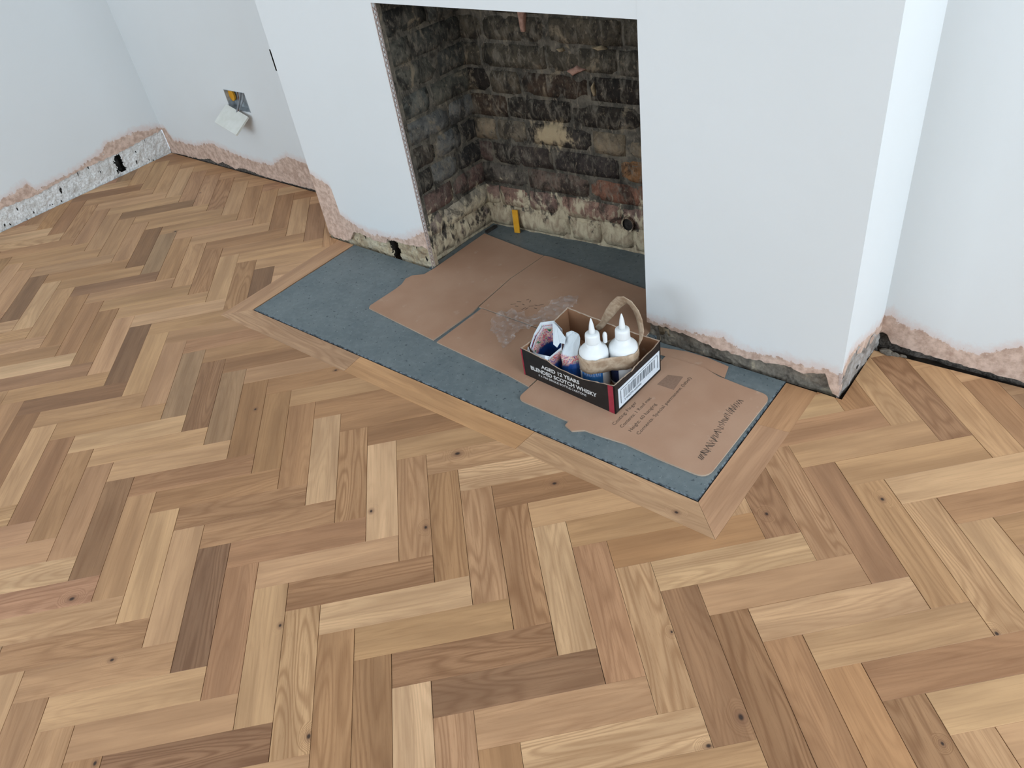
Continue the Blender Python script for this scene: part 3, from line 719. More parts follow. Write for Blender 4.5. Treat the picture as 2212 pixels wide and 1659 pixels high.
def brickwork(name, A, B, label, courses, shade_fn, seed):
    A, B = Vector(A), Vector(B); L = (B - A).length; D = (B - A) / L; N = Vector((D.y, -D.x))
    rr = random.Random(seed)
    # mortar bed, uneven
    vs, fs = [], []; nx, nzr = int(L / 0.012) + 2, 84
    for i in range(nx):
        for r in range(nzr):
            s = L * i / (nx - 1); z = -0.01 + 0.0105 * r
            d = -0.0045 + nz(s * 30, z * 30, seed) * 0.005 + nz(s * 9, z * 9, seed) * 0.004
            p = A + D * s + N * d; vs.append((p.x, p.y, z))
    for i in range(nx - 1):
        for r in range(nzr - 1):
            a = i * nzr + r; fs.append((a, a + nzr, a + nzr + 1, a + 1))
    w = mesh(name, vs, fs, (M['mortar'],), smooth=True)
    tag(w, label, 'wall', kind='structure')
    for ci, starts in enumerate(courses):
        z0 = 0.010 + 0.075 * ci; z1 = z0 + 0.064
        for a, b in zip(starts, starts[1:]):
            a2, b2 = max(a + 0.005, 0.0), min(b - 0.005, L)
            if b2 - a2 < 0.02: continue
            dz = rr.uniform(-0.002, 0.002)
            brick(w, A, D, N, a2, b2, z0 + dz, z1 + dz, shade_fn(ci, (a2 + b2) / 2, rr), rr)
    return w

def back_shade(ci, s, rr):
    if ci >= 7: return rr.choice([(74, 68, 58), (62, 58, 51), (80, 73, 62)])
    if ci >= 5: return rr.choice([(44, 39, 35), (50, 45, 40), (84, 75, 63), (66, 54, 45)])
    if ci == 4: return rr.choice([(104, 94, 80), (124, 110, 91), (62, 57, 53)])
    if ci == 3: return (132, 96, 66) if s > 0.44 else rr.choice([(68, 60, 55), (88, 72, 66), (62, 56, 53)])
    if ci == 2: return (122, 86, 70) if s > 0.40 else rr.choice([(116, 98, 84), (104, 88, 78), (90, 83, 76)])
    if ci == 1: return rr.choice([(142, 112, 98), (128, 104, 94), (150, 126, 108)])
    return rr.choice([(186, 170, 144), (170, 152, 130)])
def left_shade(ci, s, rr):
    if ci >= 6: return rr.choice([(80, 78, 70), (66, 65, 60), (90, 90, 84)])
    if ci >= 3: return rr.choice([(50, 48, 46), (58, 54, 49), (100, 99, 95), (68, 61, 54)])
    if ci == 2: return rr.choice([(100, 80, 73), (84, 77, 72), (108, 103, 98)])
    return rr.choice([(164, 153, 134), (122, 109, 100), (148, 139, 126)])
def course_list(L, fixed, n, seed):
    rr = random.Random(seed); out = []
    for ci in range(n):
        anchor = fixed.get(ci, rr.uniform(0.08, 0.22)); pts = [anchor]
        x = anchor
        while x < L: x += rr.choice((0.225, 0.225, 0.225, 0.1125)); pts.append(x)
        x = anchor
        while x > 0: x -= rr.choice((0.225, 0.225, 0.1125)); pts.insert(0, x)
        out.append(pts)
    return out
BKA, BKB = (0.34, 0.3115), (1.19, 0.3735)
bw = brickwork('wall_fireplace_back', BKA, BKB, 'soot-blackened brick back of the fireplace', course_list(0.85, {1: .30, 2: .42, 3: .525, 4: .552, 5: .38, 6: .44, 7: .31}, 11, 4), back_shade, 11)
ljo = brickwork('wall_fireplace_left', (0.347, 0.014), (0.366, 0.335), 'soot-blackened brick cheek beside the metal bead', course_list(0.32, {2: .16, 3: .20, 4: .12, 5: .2, 6: .14}, 11, 9), left_shade, 23)
brickwork('wall_fireplace_right', (1.17, 0.38), (1.178, 0.014), 'brick cheek of the fireplace hidden behind the wide pier', course_list(0.37, {}, 11, 31), back_shade, 37)
# N points out of the wall into the firebox for all three

def blob(name, pts, N, thick, mat, parent, seed=1):
    """thin irregular patch of mortar clinging to a wall; pts are corner points in space"""
    pts = [Vector(p) for p in pts]; c = sum(pts, Vector()) / len(pts)
    ring = []
    for i in range(len(pts)):
        a, b = pts[i], pts[(i + 1) % len(pts)]
        for t in (0, .25, .5, .75):
            p = a.lerp(b, t); p = c + (p - c) * (1 + nz(p.x * 90, p.z * 90, seed) * 0.22); ring.append(p)
    n = len(ring); vs, fs = [], []
    for k, (f, d) in enumerate(((1.0, -0.006), (0.93, thick * 0.6), (0.6, thick), )):
        for p in ring: vs.append(c + (p - c) * f + N * (d + (nz(p.x * 60, p.z * 60, k + seed) * 0.002 if k else 0)))
    vs.append(c + N * thick)
    for k in range(2):
        for j in range(n): fs.append((k * n + j, k * n + (j + 1) % n, (k + 1) * n + (j + 1) % n, (k + 1) * n + j))
    for j in range(n): fs.append((2 * n + j, 2 * n + (j + 1) % n, 3 * n))
    bm = bmesh.new(); bv = [bm.verts.new(v) for v in vs]
    for f in fs: bm.faces.new([bv[i] for i in f])
    return bm_obj(name, bm, (mat,), parent, smooth=True)
NB_ = Vector((0.073, -1, 0)).normalized()
def onback(x, z): return (x, 0.312 + 0.073 * (x - 0.363), z)
blob('mortar_patch', [onback(*q) for q in ((.578, .70), (.604, .70), (.595, .637), (.583, .632))], NB_, 0.010, M['pink_patch'], bw, 5)
blob('mortar_patch', [onback(*q) for q in ((.719, .54), (.75, .554), (.778, .546), (.737, .528))], NB_, 0.010, M['pink_patch'], bw, 6)
for q in (((.80, .605), (.832, .612), (.845, .602), (.82, .598)), ((.69, .595), (.712, .600), (.718, .592), (.70, .588)), ((.79, .50), (.80, .515), (.804, .478), (.797, .475))):
    blob('mortar_patch', [onback(*p) for p in q], NB_, 0.007, M['cream_patch'], bw, len(q) + int(q[0][0] * 100))

# hole in the back wall: proud ring, shade inside painted as a dark disc
def tube_ring(name, c, N, r0, r1, depth, mat, parent):
    N = N.normalized(); a = Vector((0, 0, 1)); t = N.cross(a).normalized(); vs, fs = [], []; n = 14
    for (r, d) in ((r1 + .002, -0.004), (r1, 0.009), (r0, 0.008), (r0 * .9, 0.001)):
        for i in range(n):
            an = 2 * math.pi * i / n; rr = r * (1 + .1 * nz(i * 0.9, r * 50))
            vs.append(Vector(c) + t * math.cos(an) * rr + a * math.sin(an) * rr * 1.15 + N * d)
    for k in range(3):
        for i in range(n): fs.append((k * n + i, k * n + (i + 1) % n, (k + 1) * n + (i + 1) % n, (k + 1) * n + i))
    fs.append(tuple(range(3 * n, 4 * n)))
    bm = bmesh.new(); bv = [bm.verts.new(v) for v in vs]
    for f in fs: bm.faces.new([bv[i] for i in f])
    o = bm_obj(name, bm, (M['brick'], M['void']), parent)
    o.color = (*lin(96, 76, 66)[:3], 1)
    for p in o.data.polygons:
        if len(p.vertices) > 4 or (p.index >= 2 * n): p.material_index = 1
    return o
tube_ring('painted_hole', onback(.886, .100), NB_, 0.017, 0.021, 0.02, M['brick'], bw)

# expanded-metal angle bead up the left edge of the opening
def angle_bead():
    bm = bmesh.new()
    def bar(a, b, wdt):
        a, b = Vector(a), Vector(b); d = (b - a).normalized(); sidev = Vector((1, 0, 0)); up = d.cross(sidev).normalized() * wdt
        vs = []
        for p in (a, b):
            for sx in (-0.0006, 0.0006):
                for q in (-1, 1): vs.append(bm.verts.new(p + sidev * sx + up * q))
        for f in ((0, 1, 3, 2), (4, 6, 7, 5), (0, 4, 5, 1), (2, 3, 7, 6), (0, 2, 6, 4), (1, 5, 7, 3)): bm.faces.new([vs[i] for i in f])
    z = 0.012; i = 0
    st = 0.0135
    while z < OZ - st:
        bar((OX0 + .0012, .0008, z), (OX0 + .0012, .012, z + st), .0011)
        bar((OX0 + .0012, .012, z), (OX0 + .0012, .0008, z + st), .0011)
        z += st
    bar((OX0 + .0012, .0006, .004), (OX0 + .0012, .0006, OZ), .0013)
    bar((OX0 + .0012, .0122, .004), (OX0 + .0012, .0122, OZ), .0013)
    return bm_obj('angle_bead', bm, (M['bead'],), breast)
angle_bead()
box('jamb_gap', OX0 - .02, OX0 - .0005, .0145, .03, -0.01, OZ + .01, M['mortar'], breast)
# steel bead end poking out at the foot of the outer corner
mesh('angle_bead', [(BX1 - .006, -.001, .07), (BX1 + .001, -.001, .07), (BX1 + .001, .006, .07), (BX1 - .001, .001, .0), (BX1 + .001, .001, .0), (BX1 + .001, .003, .0)],
     [(0, 1, 4, 3), (1, 2, 5, 4), (0, 3, 5, 2), (0, 2, 1), (3, 4, 5)], (M['bead'],), breast)

# mortar rubble at the foot of the return
def lump(name, c, r, mat, seed, label, parent=None, sq=(1, 1, .7)):
    bm = bmesh.new(); bmesh.ops.create_icosphere(bm, subdivisions=2, radius=r)
    for v in bm.verts:
        k = 1 + nz(v.co.x / r * 1.2 + seed, v.co.y / r * 1.2, v.co.z / r * 1.2) * 0.5
        v.co = Vector((v.co.x * k * sq[0], v.co.y * k * sq[1], max(v.co.z * k * sq[2], -r * .45)))
    o = bm_obj(name, bm, (mat,), parent)
    o.location = c
    if label: tag(o, label, 'rubble', 'mortar crumbs at the foot of the breast corner')
    return o
for i, (x, y, r, lb) in enumerate([(1.690, .207, .011, 'grey lump of mortar lying in the alcove corner'), (1.708, .209, .008, 'small mortar crumb next to the grey lump'),
                                  (1.727, .211, .006, 'smallest mortar crumb along the dark gap under the plaster')]):
    lump('mortar_lump', (x, y, r * .3), r, M['grey_base'], i * 7.3, lb, sq=(1.5, .8, .6))

# ------------------------------------------------------------------ slate hearth
hearth = empty('slate_hearth', (0.765, -0.2, 0)); tag(hearth, 'grey-blue slate hearth slab let into the oak floor', 'hearth')
def slab(name, x0, x1, y0, y1, top):
    pts = []
    def run(a, b):
        n = int((Vector(b) - Vector(a)).length / 0.008) + 1
        for i in range(n):
            t = i / n; x = a[0] + (b[0] - a[0]) * t; y = a[1] + (b[1] - a[1]) * t; j = 0.0012
            pts.append((x + nz(x * 80, y * 80, 1) * j - 0.765, y + nz(x * 80, y * 80, 2) * j + 0.2))
    for a, b in (((x0, y0), (x1, y0)), ((x1, y0), (x1, y1)), ((x1, y1), (x0, y1)), ((x0, y1), (x0, y0))): run(a, b)
    bm = bmesh.new(); cx = sum(p[0] for p in pts) / len(pts); cy = sum(p[1] for p in pts) / len(pts)
    lv = [[bm.verts.new((x, y, -0.015)) for x, y in pts], [bm.verts.new((x, y, top - .0025 - .001 * nz(x * 60, y * 60))) for x, y in pts]]
    def ins(x, y, d): return (x + (d if x < cx else -d), y + (d if y < cy else -d))
    lv.append([bm.verts.new((*ins(x, y, .003 + .0015 * nz(x * 70, y * 70, 5)), top)) for x, y in pts])
    n = len(pts)
    for k in range(2):
        for i in range(n):
            f = bm.faces.new((lv[k][i], lv[k][(i + 1) % n], lv[k + 1][(i + 1) % n], lv[k + 1][i])); f.material_index = 1
    bm.faces.new(lv[2])
    return bm_obj(name, bm, (M['slate'], M['slate_edge']), hearth)
slab('front_slab', HX0, HX1, HY0, -0.001, 0.0008)
slab('back_slab', 0.352, 1.172, 0.0005, 0.372, 0.0008)

# ------------------------------------------------------------------ flattened cardboard carton
card = empty('flattened_carton', (0.95, -0.08, 0.001)); tag(card, 'flattened brown cardboard carton with faded print lying over the slate hearth', 'cardboard')
def panel(name, poly, z0, z1, parent=card):
    return prism(name, [(x - 0.95, y + 0.08) for x, y in poly], z0, z1, (M['kraft'], M['kraft_edge']), parent, side=1)
def rounded(poly, rads):
    out = []
    for i, p in enumerate(poly):
        r = rads.get(i, 0)
        if not r: out.append(p); continue
        a, b, c = Vector(poly[i - 1]), Vector(p), Vector(poly[(i + 1) % len(poly)])
        u, v = (a - b).normalized(), (c - b).normalized()
        for k in range(7):
            t = k / 6; out.append(tuple((b + u * r) * (1 - t) ** 2 + b * 2 * t * (1 - t) + (b + v * r) * t * t))
    return out
panel('left_panel', [(.640, -.2885), (.652, -.130), (.648, -.100), (.640, .06), (.655, .2145), (.626, .215), (.441, .238), (.384, .246), (.378, .0), (.372, -.041), (.341, -.064), (.335, -.088), (.346, -.116), (.348, -.147), (.341, -.250), (.348, -.262)], .0, .0042)
panel('middle_flap', [(.656, -.2915), (.80, -.301), (.924, -.309), (1.001, -.320), (1.003, -.112), (.664, -.106), (.6635, -.128)], .0, .0040)
panel('middle_panel', [(.6525, -.102), (1.230, -.110), (1.235, -.07), (1.16, -.02), (1.15, .0), (1.148, .186), (1.027, .19), (.806, .210), (.674, .217), (.6575, .2145), (.643, .06)], .0, .0044)
dp = [(1.005, -.322), (1.003, -.372), (1.148, -.376), (1.162, -.376), (1.163, -.392), (1.188, -.400), (1.212, -.383), (1.26, -.380), (1.316, -.374), (1.40, -.378), (1.519, -.378), (1.525, -.072), (1.46, -.070), (1.388, -.064), (1.34, -.050), (1.284, -.052), (1.238, -.053), (1.238, -.116), (1.007, -.114)]
panel('right_panel', rounded(dp, {1: .022, 10: .03, 11: .026}), .0, .0046)
panel('tucked_flap', [(1.207, -.026), (1.272, -.010), (1.33, -.008), (1.391, -.016), (1.402, -.060), (1.34, -.049), (1.284, -.051), (1.238, -.052), (1.2, -.052)], .0, .0020)
ZT = 0.0048
def cardtext(body, a, b, size, mat='ink', sx=1.0):
    d = Vector((b[0] - a[0], b[1] - a[1], 0)); ang = math.atan2(d.y, d.x)
    mw = Matrix.Translation((a[0] - .95, a[1] + .08, ZT)) @ Matrix.Rotation(ang, 4, 'Z')
    o = text_mesh('printed_text', body, size, M[mat], card, mw, 0.00008, 0, 1)
    wd = max(v.co.x for v in o.data.vertices); k = d.length / wd
    o.matrix_local = mw @ Matrix.Diagonal((k, 1, 1, 1))
cardtext('Coating: Finger', (1.264, -.336), (1.268, -.242), .013)
cardtext('Contents: 1 Roof mat', (1.284, -.335), (1.290, -.212), .013)
cardtext('Height: 60 hanging', (1.308, -.336), (1.311, -.225), .013)
cardtext('Contents: Special permanent (label)', (1.329, -.336), (1.336, -.101), .013)
def scrawl():
    """big faded stamp along the end of the panel: worn short strokes"""
    bm = bmesh.new(); rr = random.Random(5)
    path = [(1.480, -.333), (1.480, -.284), (1.473, -.227), (1.467, -.169), (1.472, -.120)]
    for i in range(46):
        t = i / 45 * 3.999; k = int(t); f = t - k
        x = path[k][0] + (path[k + 1][0] - path[k][0]) * f; y = path[k][1] + (path[k + 1][1] - path[k][1]) * f
        h = 0.006 + 0.008 * abs(nz(i * .37, 2)); w = rr.uniform(.0006, .0016); sl = rr.uniform(-.004, .004)
        x += nz(i * .6, 7) * .006
        p = [(x - h, y - w + sl), (x - h, y + w + sl), (x + h, y + w - sl), (x + h, y - w - sl)]
        bm.faces.new([bm.verts.new((a - .95, b + .08, ZT)) for a, b in p])
    return bm_obj('stamped_print', bm, (M['ink'],), card)
scrawl()
prism('print_patch', [(x - .95, y + .08) for x, y in ((1.275, -.161), (1.32, -.160), (1.316, -.106), (1.28, -.117))], ZT - .0001, ZT + .00005, (M['ink_faint'],), card)
def marks():
    bm = bmesh.new(); rr = random.Random(8)
    for (x, y) in ((.736, -.046), (.744, -.028), (.752, -.050), (.764, -.034), (.772, -.012), (.786, -.046), (.79, -.03), (.80, -.020), (.808, -.034), (.778, -.05), (.76, -.008), (.812, -.012)):
        a = rr.uniform(0, 3); l = rr.uniform(.004, .008); w = .0011
        dx, dy = math.cos(a), math.sin(a)
        p = [(x - dx * l - dy * w, y - dy * l + dx * w), (x + dx * l - dy * w, y + dy * l + dx * w), (x + dx * l + dy * w, y + dy * l - dx * w), (x - dx * l + dy * w, y - dy * l - dx * w)]
        bm.faces.new([bm.verts.new((a_ - .95, b_ + .08, ZT - .0001)) for a_, b_ in p])
    return bm_obj('stamped_print', bm, (M['ink'],), card)
marks()

# ------------------------------------------------------------------ whisky carton cut down into a tray
TB = Vector((0.962, -0.287)); TR = Vector((1.246, -0.302)); TBK = Vector((1.257, -0.110))
tray_ang = math.atan2(TR.y - TB.y, TR.x - TB.x)
TL_ = (TR - TB).length; TW_ = (TBK - TR).length
tray = empty('cut_down_box', (TB.x, TB.y, 0.0058), tray_ang)
tag(tray, 'black whisky carton cut down to an open tray holding glue bottles', 'box')
def tray_panel(name, p0, p1, prof, t=0.0035, outer='box_black'):
    """panel standing from p0 to p1 (outside on the right of p0->p1), ragged top profile"""
    p0, p1 = Vector(p0), Vector(p1); L = (p1 - p0).length; D = (p1 - p0) / L; N = Vector((D.y, -D.x))
    n = 40; vs = []
    for i in range(n + 1):
        s = L * i / n; h = interp(prof, s) + nz(s * 120, L * 9) * .0016
        hi = h - 0.0006 + nz(s * 160, 3) * .001
        po = p0 + D * s; pi = po - N * t
        vs += [(po.x, po.y, 0), (po.x, po.y, h), (pi.x, pi.y, hi), (pi.x, pi.y, 0)]
    fs, mi = [], []
    for i in range(n):
        a = 4 * i; b = a + 4
        for j, m_ in ((0, 0), (1, 2), (2, 1)): fs.append((a + j, b + j, b + j + 1, a + j + 1)[::1]); mi.append(m_)
        fs.append((a + 3, b + 3, b, a)); mi.append(1)
    fs += [(0, 1, 2, 3), (4 * n + 3, 4 * n + 2, 4 * n + 1, 4 * n)]; mi += [0, 0]
    return mesh(name, vs, fs, (M[outer], M['kraft_in'], M['kraft_edge']), tray, mi)
front = tray_panel('front_panel', (0, 0), (TL_, 0), [(0, .084), (.02, .083), (.07, .079), (.088, .079), (.094, .073), (.115, .069), (.16, .067), (.19, .066), (.22, .073), (.26, .081), (TL_, .086)])
endp = tray_panel('end_panel', (TL_, 0), (TL_, TW_), [(0, .086), (.03, .085), (.06, .083), (.075, .079), (.085, .085), (.12, .086), (.16, .086), (TW_, .092)])
tray_panel('back_panel', (TL_, TW_), (0, TW_), [(0, .092), (.1, .088), (.2, .090), (TL_, .092)])
tray_panel('end_panel', (0, TW_), (0, 0), [(0, .092), (.06, .086), (.12, .080), (TW_, .084)])
box('base_panel', .0036, TL_ - .0036, .0036, TW_ - .0036, 0.0, .003, M['kraft_in'], tray)
# lettering on the front
fr = lambda x, z: Matrix.Translation((x, -0.0004, z)) @ Matrix.Rotation(math.radians(90), 4, 'X')
def tray_text(body, x0, x1, z, size, bold=0.0005):
    o = text_mesh('lettering', body, size, M['box_white'], front, fr(x0, z), 0.0001, 0, 1, bold)
    wd = max(v.co.x for v in o.data.vertices); o.matrix_local = fr(x0, z) @ Matrix.Diagonal(((x1 - x0) / wd, 1, 1, 1))
tray_text('AGED 12 YEARS', .064, .182, .0465, .0155)
tray_text('BLENDED SCOTCH WHISKY', .026, .232, .0285, .0165)
tray_text('6 x 70cl SINGLE BOTTLE CARTONS', .050, .200, .0165, .0095, 0.0001)
mesh('red_strip', [(TL_ - .018, -.0004, .0), (TL_ - .003, -.0004, .0), (TL_ - .003, -.0004, .084), (TL_ - .018, -.0004, .083),
                   (TL_ - .018, .0002, .0), (TL_ - .003, .0002, .0), (TL_ - .003, .0002, .084), (TL_ - .018, .0002, .083)],
     [(0, 1, 2, 3), (4, 7, 6, 5), (0, 4, 5, 1), (1, 5, 6, 2), (2, 6, 7, 3), (3, 7, 4, 0)], (M['box_red'],), front)
box('red_strip', 0.0, .004, -.0004, .0002, 0, .082, M['box_red'], front)
# barcode label on the end panel
XE = TL_ + 0.0005
def end_rect(name, y0, y1, z0, z1, mat, lift=0.0, parent=endp):
    return box(name, XE - .0004, XE + .0002 + lift, y0, y1, z0, z1, mat, parent)
lab = end_rect('barcode_label', .014, TW_ - .006, .008, .066, M['label_white'])
end_rect('barcode_frame', .022, .024, .018, .056, M['label_ink'], .0002, lab)
end_rect('barcode_frame', TW_ - .016, TW_ - .014, .018, .056, M['label_ink'], .0002, lab)
end_rect('barcode_frame', .022, TW_ - .014, .0575, .059, M['label_ink'], .0001, lab)
rr = random.Random(2); yy = .034; bm = bmesh.new()
while yy < TW_ - .028:
    wd = rr.choice((.0008, .0008, .0016, .0026)); v = [bm.verts.new((XE + .0004, a, b)) for a, b in ((yy, .027), (yy + wd, .027), (yy + wd, .053), (yy, .053))]
    bm.faces.new(v); yy += wd + rr.choice((.001, .0016, .003))
o = bm_obj('barcode_bars', bm, (M['label_ink'],), lab); tag(o, kind='stuff')
em = lambda y, z: Matrix.Translation((XE + .0004, y, z)) @ Matrix.Rotation(math.radians(90), 4, 'Z') @ Matrix.Rotation(math.radians(90), 4, 'X')
o = text_mesh('barcode_digits', '5 000299 605004', .010, M['label_ink'], lab, em(.036, .0165), 0.0001)

# ------------------------------------------------------------------ glue bottles
def lathe(name, prof, mat, parent, n=32, loc=(0, 0, 0), smooth=True):
    vs, fs = [], []
    for r, z in prof:
        for i in range(n):
            a = 2 * math.pi * i / n; vs.append((r * math.cos(a) + loc[0], r * math.sin(a) + loc[1], z + loc[2]))
    for k in range(len(prof) - 1):
        for i in range(n): fs.append((k * n + i, k * n + (i + 1) % n, (k + 1) * n + (i + 1) % n, (k + 1) * n + i))
    fs.append(tuple(range(n))[::-1]); fs.append(tuple(range((len(prof) - 1) * n, len(prof) * n)))
    return mesh(name, vs, fs, (mat,), parent, smooth=smooth)
def sector(name, r, z0, z1, a0, a1, mat, parent, n=14):
    vs, fs = [], []
    for i in range(n + 1):
        a = a0 + (a1 - a0) * i / n
        for rr_ in (r, r - .0006):
            for z in (z0, z1): vs.append((rr_ * math.cos(a), rr_ * math.sin(a), z))
    for i in range(n):
        a = 4 * i; b = a + 4
        fs += [(a, b, b + 1, a + 1), (a + 2, a + 3, b + 3, b + 2), (a + 1, b + 1, b + 3, a + 3), (a, a + 2, b + 2, b)]
    fs += [(0, 1, 3, 2), (4 * n, 4 * n + 2, 4 * n + 3, 4 * n + 1)]
    return mesh(name, vs, fs, (mat,), parent, smooth=False)
BODY = [(.030, 0), (.0345, .002), (.0358, .006), (.0358, .094), (.0354, .099), (.0338, .1045), (.0305, .109), (.0262, .1125), (.0222, .1162), (.0195, .120), (.0182, .128)]
COLLAR = [(.0176, .127), (.0178, .131), (.0175, .147), (.0168, .151), (.0145, .153), (.009, .1535)]
NOZ = [(.0078, .152), (.0072, .162), (.0056, .176), (.0036, .186), (.0018, .1925), (.0009, .195)]
def bottle(loc, label, lab_mat, a0, a1, rz=0):
    e = empty('glue_bottle', (loc[0], loc[1], 0.0094), rz); tag(e, label, 'bottle', 'white glue bottles in the tray')
    lathe('body', BODY, M['bottle'], e); lathe('collar', COLLAR, M['bottle'], e); lathe('nozzle', NOZ, M['bottle'], e, 20)
    s_ = sector('label', .0360, .012, .072, a0, a1, M[lab_mat], e)
    return e, s_
d2r = math.radians
b1, l1 = bottle((1.145, -.231), 'white glue bottle with pale blue label and the spare cap at its neck', 'blue_label', d2r(-115), d2r(-25))
b2, l2 = bottle((1.198, -.183), 'white glue bottle with navy label nearest the barcode end', 'navy_label', d2r(-125), d2r(-80))
# white lettering strokes wrapped on the blue label
bm = bmesh.new()
for i in range(16):
    a = d2r(-100 + i * 4.2); da = .012 if i % 3 else .02; z0, z1 = .048 + .003 * nz(i * .8), .061 + .003 * nz(i * .5, 3)
    sl = .025 if i % 2 else -.02
    vs = [bm.verts.new((.0364 * math.cos(q), .0364 * math.sin(q), z)) for q, z in ((a, z0), (a + da, z0), (a + da + sl, z1), (a + sl, z1))]
    bm.faces.new(vs)
bm_obj('label_lettering', bm, (M['label_white'],), l1)
lathe('spare_cap', [(.0035, .112), (.0052, .114), (.0056, .124), (.0058, .132), (.0046, .139), (.0022, .1425)], M['bottle'], b1, 16, (.019, .024, .004))

# brown parcel tape around both bottles, with a loose loop
tp = empty('parcel_tape', (1.17, -.207, .0094)); tag(tp, 'crumpled brown parcel tape binding both glue bottles with a loose upright loop', 'tape')
def ribbon(name, pts, closed, mat, parent, wn=4, org=(1.17, -.207, .0094), th=0.0004):
    """pts: (centre, width vector)"""
    vs, fs = [], []; n = len(pts)
    for c, wv in pts:
        for j in range(wn + 1):
            t = j / wn - .5; p = Vector(c) + Vector(wv) * t
            q = p + Vector((nz(p.x * 110, p.z * 110, 1), nz(p.y * 110, p.z * 110, 2), nz(p.x * 90, p.y * 90, 3))) * .0022
            vs.append((q.x - org[0], q.y - org[1], q.z - org[2]))
    w_ = wn + 1
    for i in range(n if closed else n - 1):
        for j in range(wn):
            a = i * w_ + j; b = ((i + 1) % n) * w_ + j; fs.append((a, b, b + 1, a + 1))
    o = mesh(name, vs, fs, (mat,), parent, smooth=True)
    md = o.modifiers.new('solid', 'SOLIDIFY'); md.thickness = th
    return o
c1, c2 = Vector((1.145, -.231)), Vector((1.198, -.183)); ax = (c2 - c1).normalized(); nrm = Vector((-ax.y, ax.x)); Rr = .0375
band = []
for i in range(17):
    a = math.pi / 2 + math.pi * i / 16; band.append(c1 + ax * math.cos(a) * Rr + nrm * math.sin(a) * Rr)
for i in range(5): 
    t = (i + 1) / 6; band.append(c1.lerp(c2, t) - nrm * (Rr - .004 * math.sin(math.pi * t)))
for i in range(17):
    a = -math.pi / 2 + math.pi * i / 16; band.append(c2 + ax * math.cos(a) * Rr + nrm * math.sin(a) * Rr)
for i in range(5):
    t = (i + 1) / 6; band.append(c2.lerp(c1, t) + nrm * (Rr - .004 * math.sin(math.pi * t)))
ribbon('band', [((p.x, p.y, .0875 + .003 * nz(i * .5)), (0.001 * nz(i * .9, 4), .001 * nz(i * .7, 5), .041 + .004 * nz(i * .6, 9))) for i, p in enumerate(band)], True, M['tape'], tp)
lp = [((1.087, -.13, .087), (.008, 0, -.014)), ((1.103, -.13, .108), (.012, 0, -.013)), ((1.118, -.132, .132), (.016, .002, -.012)), ((1.135, -.134, .160), (.022, .004, -.011)), ((1.152, -.136, .186), (.024, .008, -.014)),
      ((1.170, -.139, .206), (.016, .008, -.022)), ((1.184, -.141, .213), (.003, .010, -.026)), ((1.199, -.143, .209), (-.013, .010, -.022)), ((1.214, -.146, .194), (-.022, .010, -.016)), ((1.224, -.149, .176), (-.024, .010, -.010)),
      ((1.231, -.153, .150), (-.020, .008, -.004)), ((1.232, -.158, .130), (-.012, .006, 0)), ((1.230, -.164, .112), (-.006, .006, 0)), ((1.231, -.174, .094), (-.004, .012, 0)), ((1.234, -.184, .078), (-.004, .012, 0))]
ribbon('loop', lp, False, M['tape'], tp)

# ------------------------------------------------------------------ torn pouches
def loft(name, rings, parent, prints, closed_top=False):
    vs, fs, pv = [], [], []
    n = len(rings[0])
    for ring, pr in zip(rings, prints):
        for p, g in zip(ring, pr): vs.append(p); pv.append(g)
    for k in range(len(rings) - 1):
        for i in range(n): fs.append((k * n + i, k * n + (i + 1) % n, (k + 1) * n + (i + 1) % n, (k + 1) * n + i))
    if closed_top: fs.append(tuple(range((len(rings) - 1) * n, len(rings) * n)))
    o = mesh(name, vs, fs, (M['pouch'],), parent)
    at = o.data.attributes.new('print', 'FLOAT', 'POINT'); at.data.foreach_set('value', pv)
    md = o.modifiers.new('solid', 'SOLIDIFY'); md.thickness = .0006
    return o
# open pouch: angular crumpled walls, tall at the back, folded down at the front
p1 = empty('torn_pouch', (1.02, -.225, .0092)); tag(p1, 'torn open white pouch with blue and red print at the open end of the tray', 'pouch')
org = Vector((1.02, -.225, .0092))
base = [(-.040, -.035), (-.015, -.045), (.020, -.040), (.034, -.012), (.030, .018), (.006, .040), (-.024, .034), (-.040, .006)]
tops = [(-.046, -.040, .074), (-.022, -.050, .070), (.016, -.046, .066), (.032, -.012, .082), (.016, .018, .112), (-.016, .034, .118), (-.046, .012, .116), (-.052, -.012, .094)]
rings, prs = [], []
for f in (0, .33, .62, .84, 1.0):
    ring, pr = [], []
    for i, ((bx, by), (tx, ty, tz)) in enumerate(zip(base, tops)):
        w_ = .010 * nz(i * 1.3, f * 3.1, 2) * (1 - f * .6)
        ring.append((bx + (tx - bx) * f + w_, by + (ty - by) * f + w_, tz * f)); pr.append({0: .8, .33: .8, .62: .66, .84: .5, 1.0: .15}[f] if i not in (1,) else .5 - .3 * f)
    rings.append(ring); prs.append(pr)
loft('sleeve', rings, p1, prs)
# inside face of the pouch back, printed
ins, ip = [], []
for f in (0.05, .4, .7, .9):
    ring, pr = [], []
    for i, ((bx, by), (tx, ty, tz)) in enumerate(zip(base, tops)):
        ring.append(((bx + (tx - bx) * f) * .93, (by + (ty - by) * f) * .93, tz * f)); pr.append({.05: .96, .4: .75, .7: .5, .9: .3}[f])
    ins.append(ring); ip.append(pr)
loft('lining', ins, p1, ip)
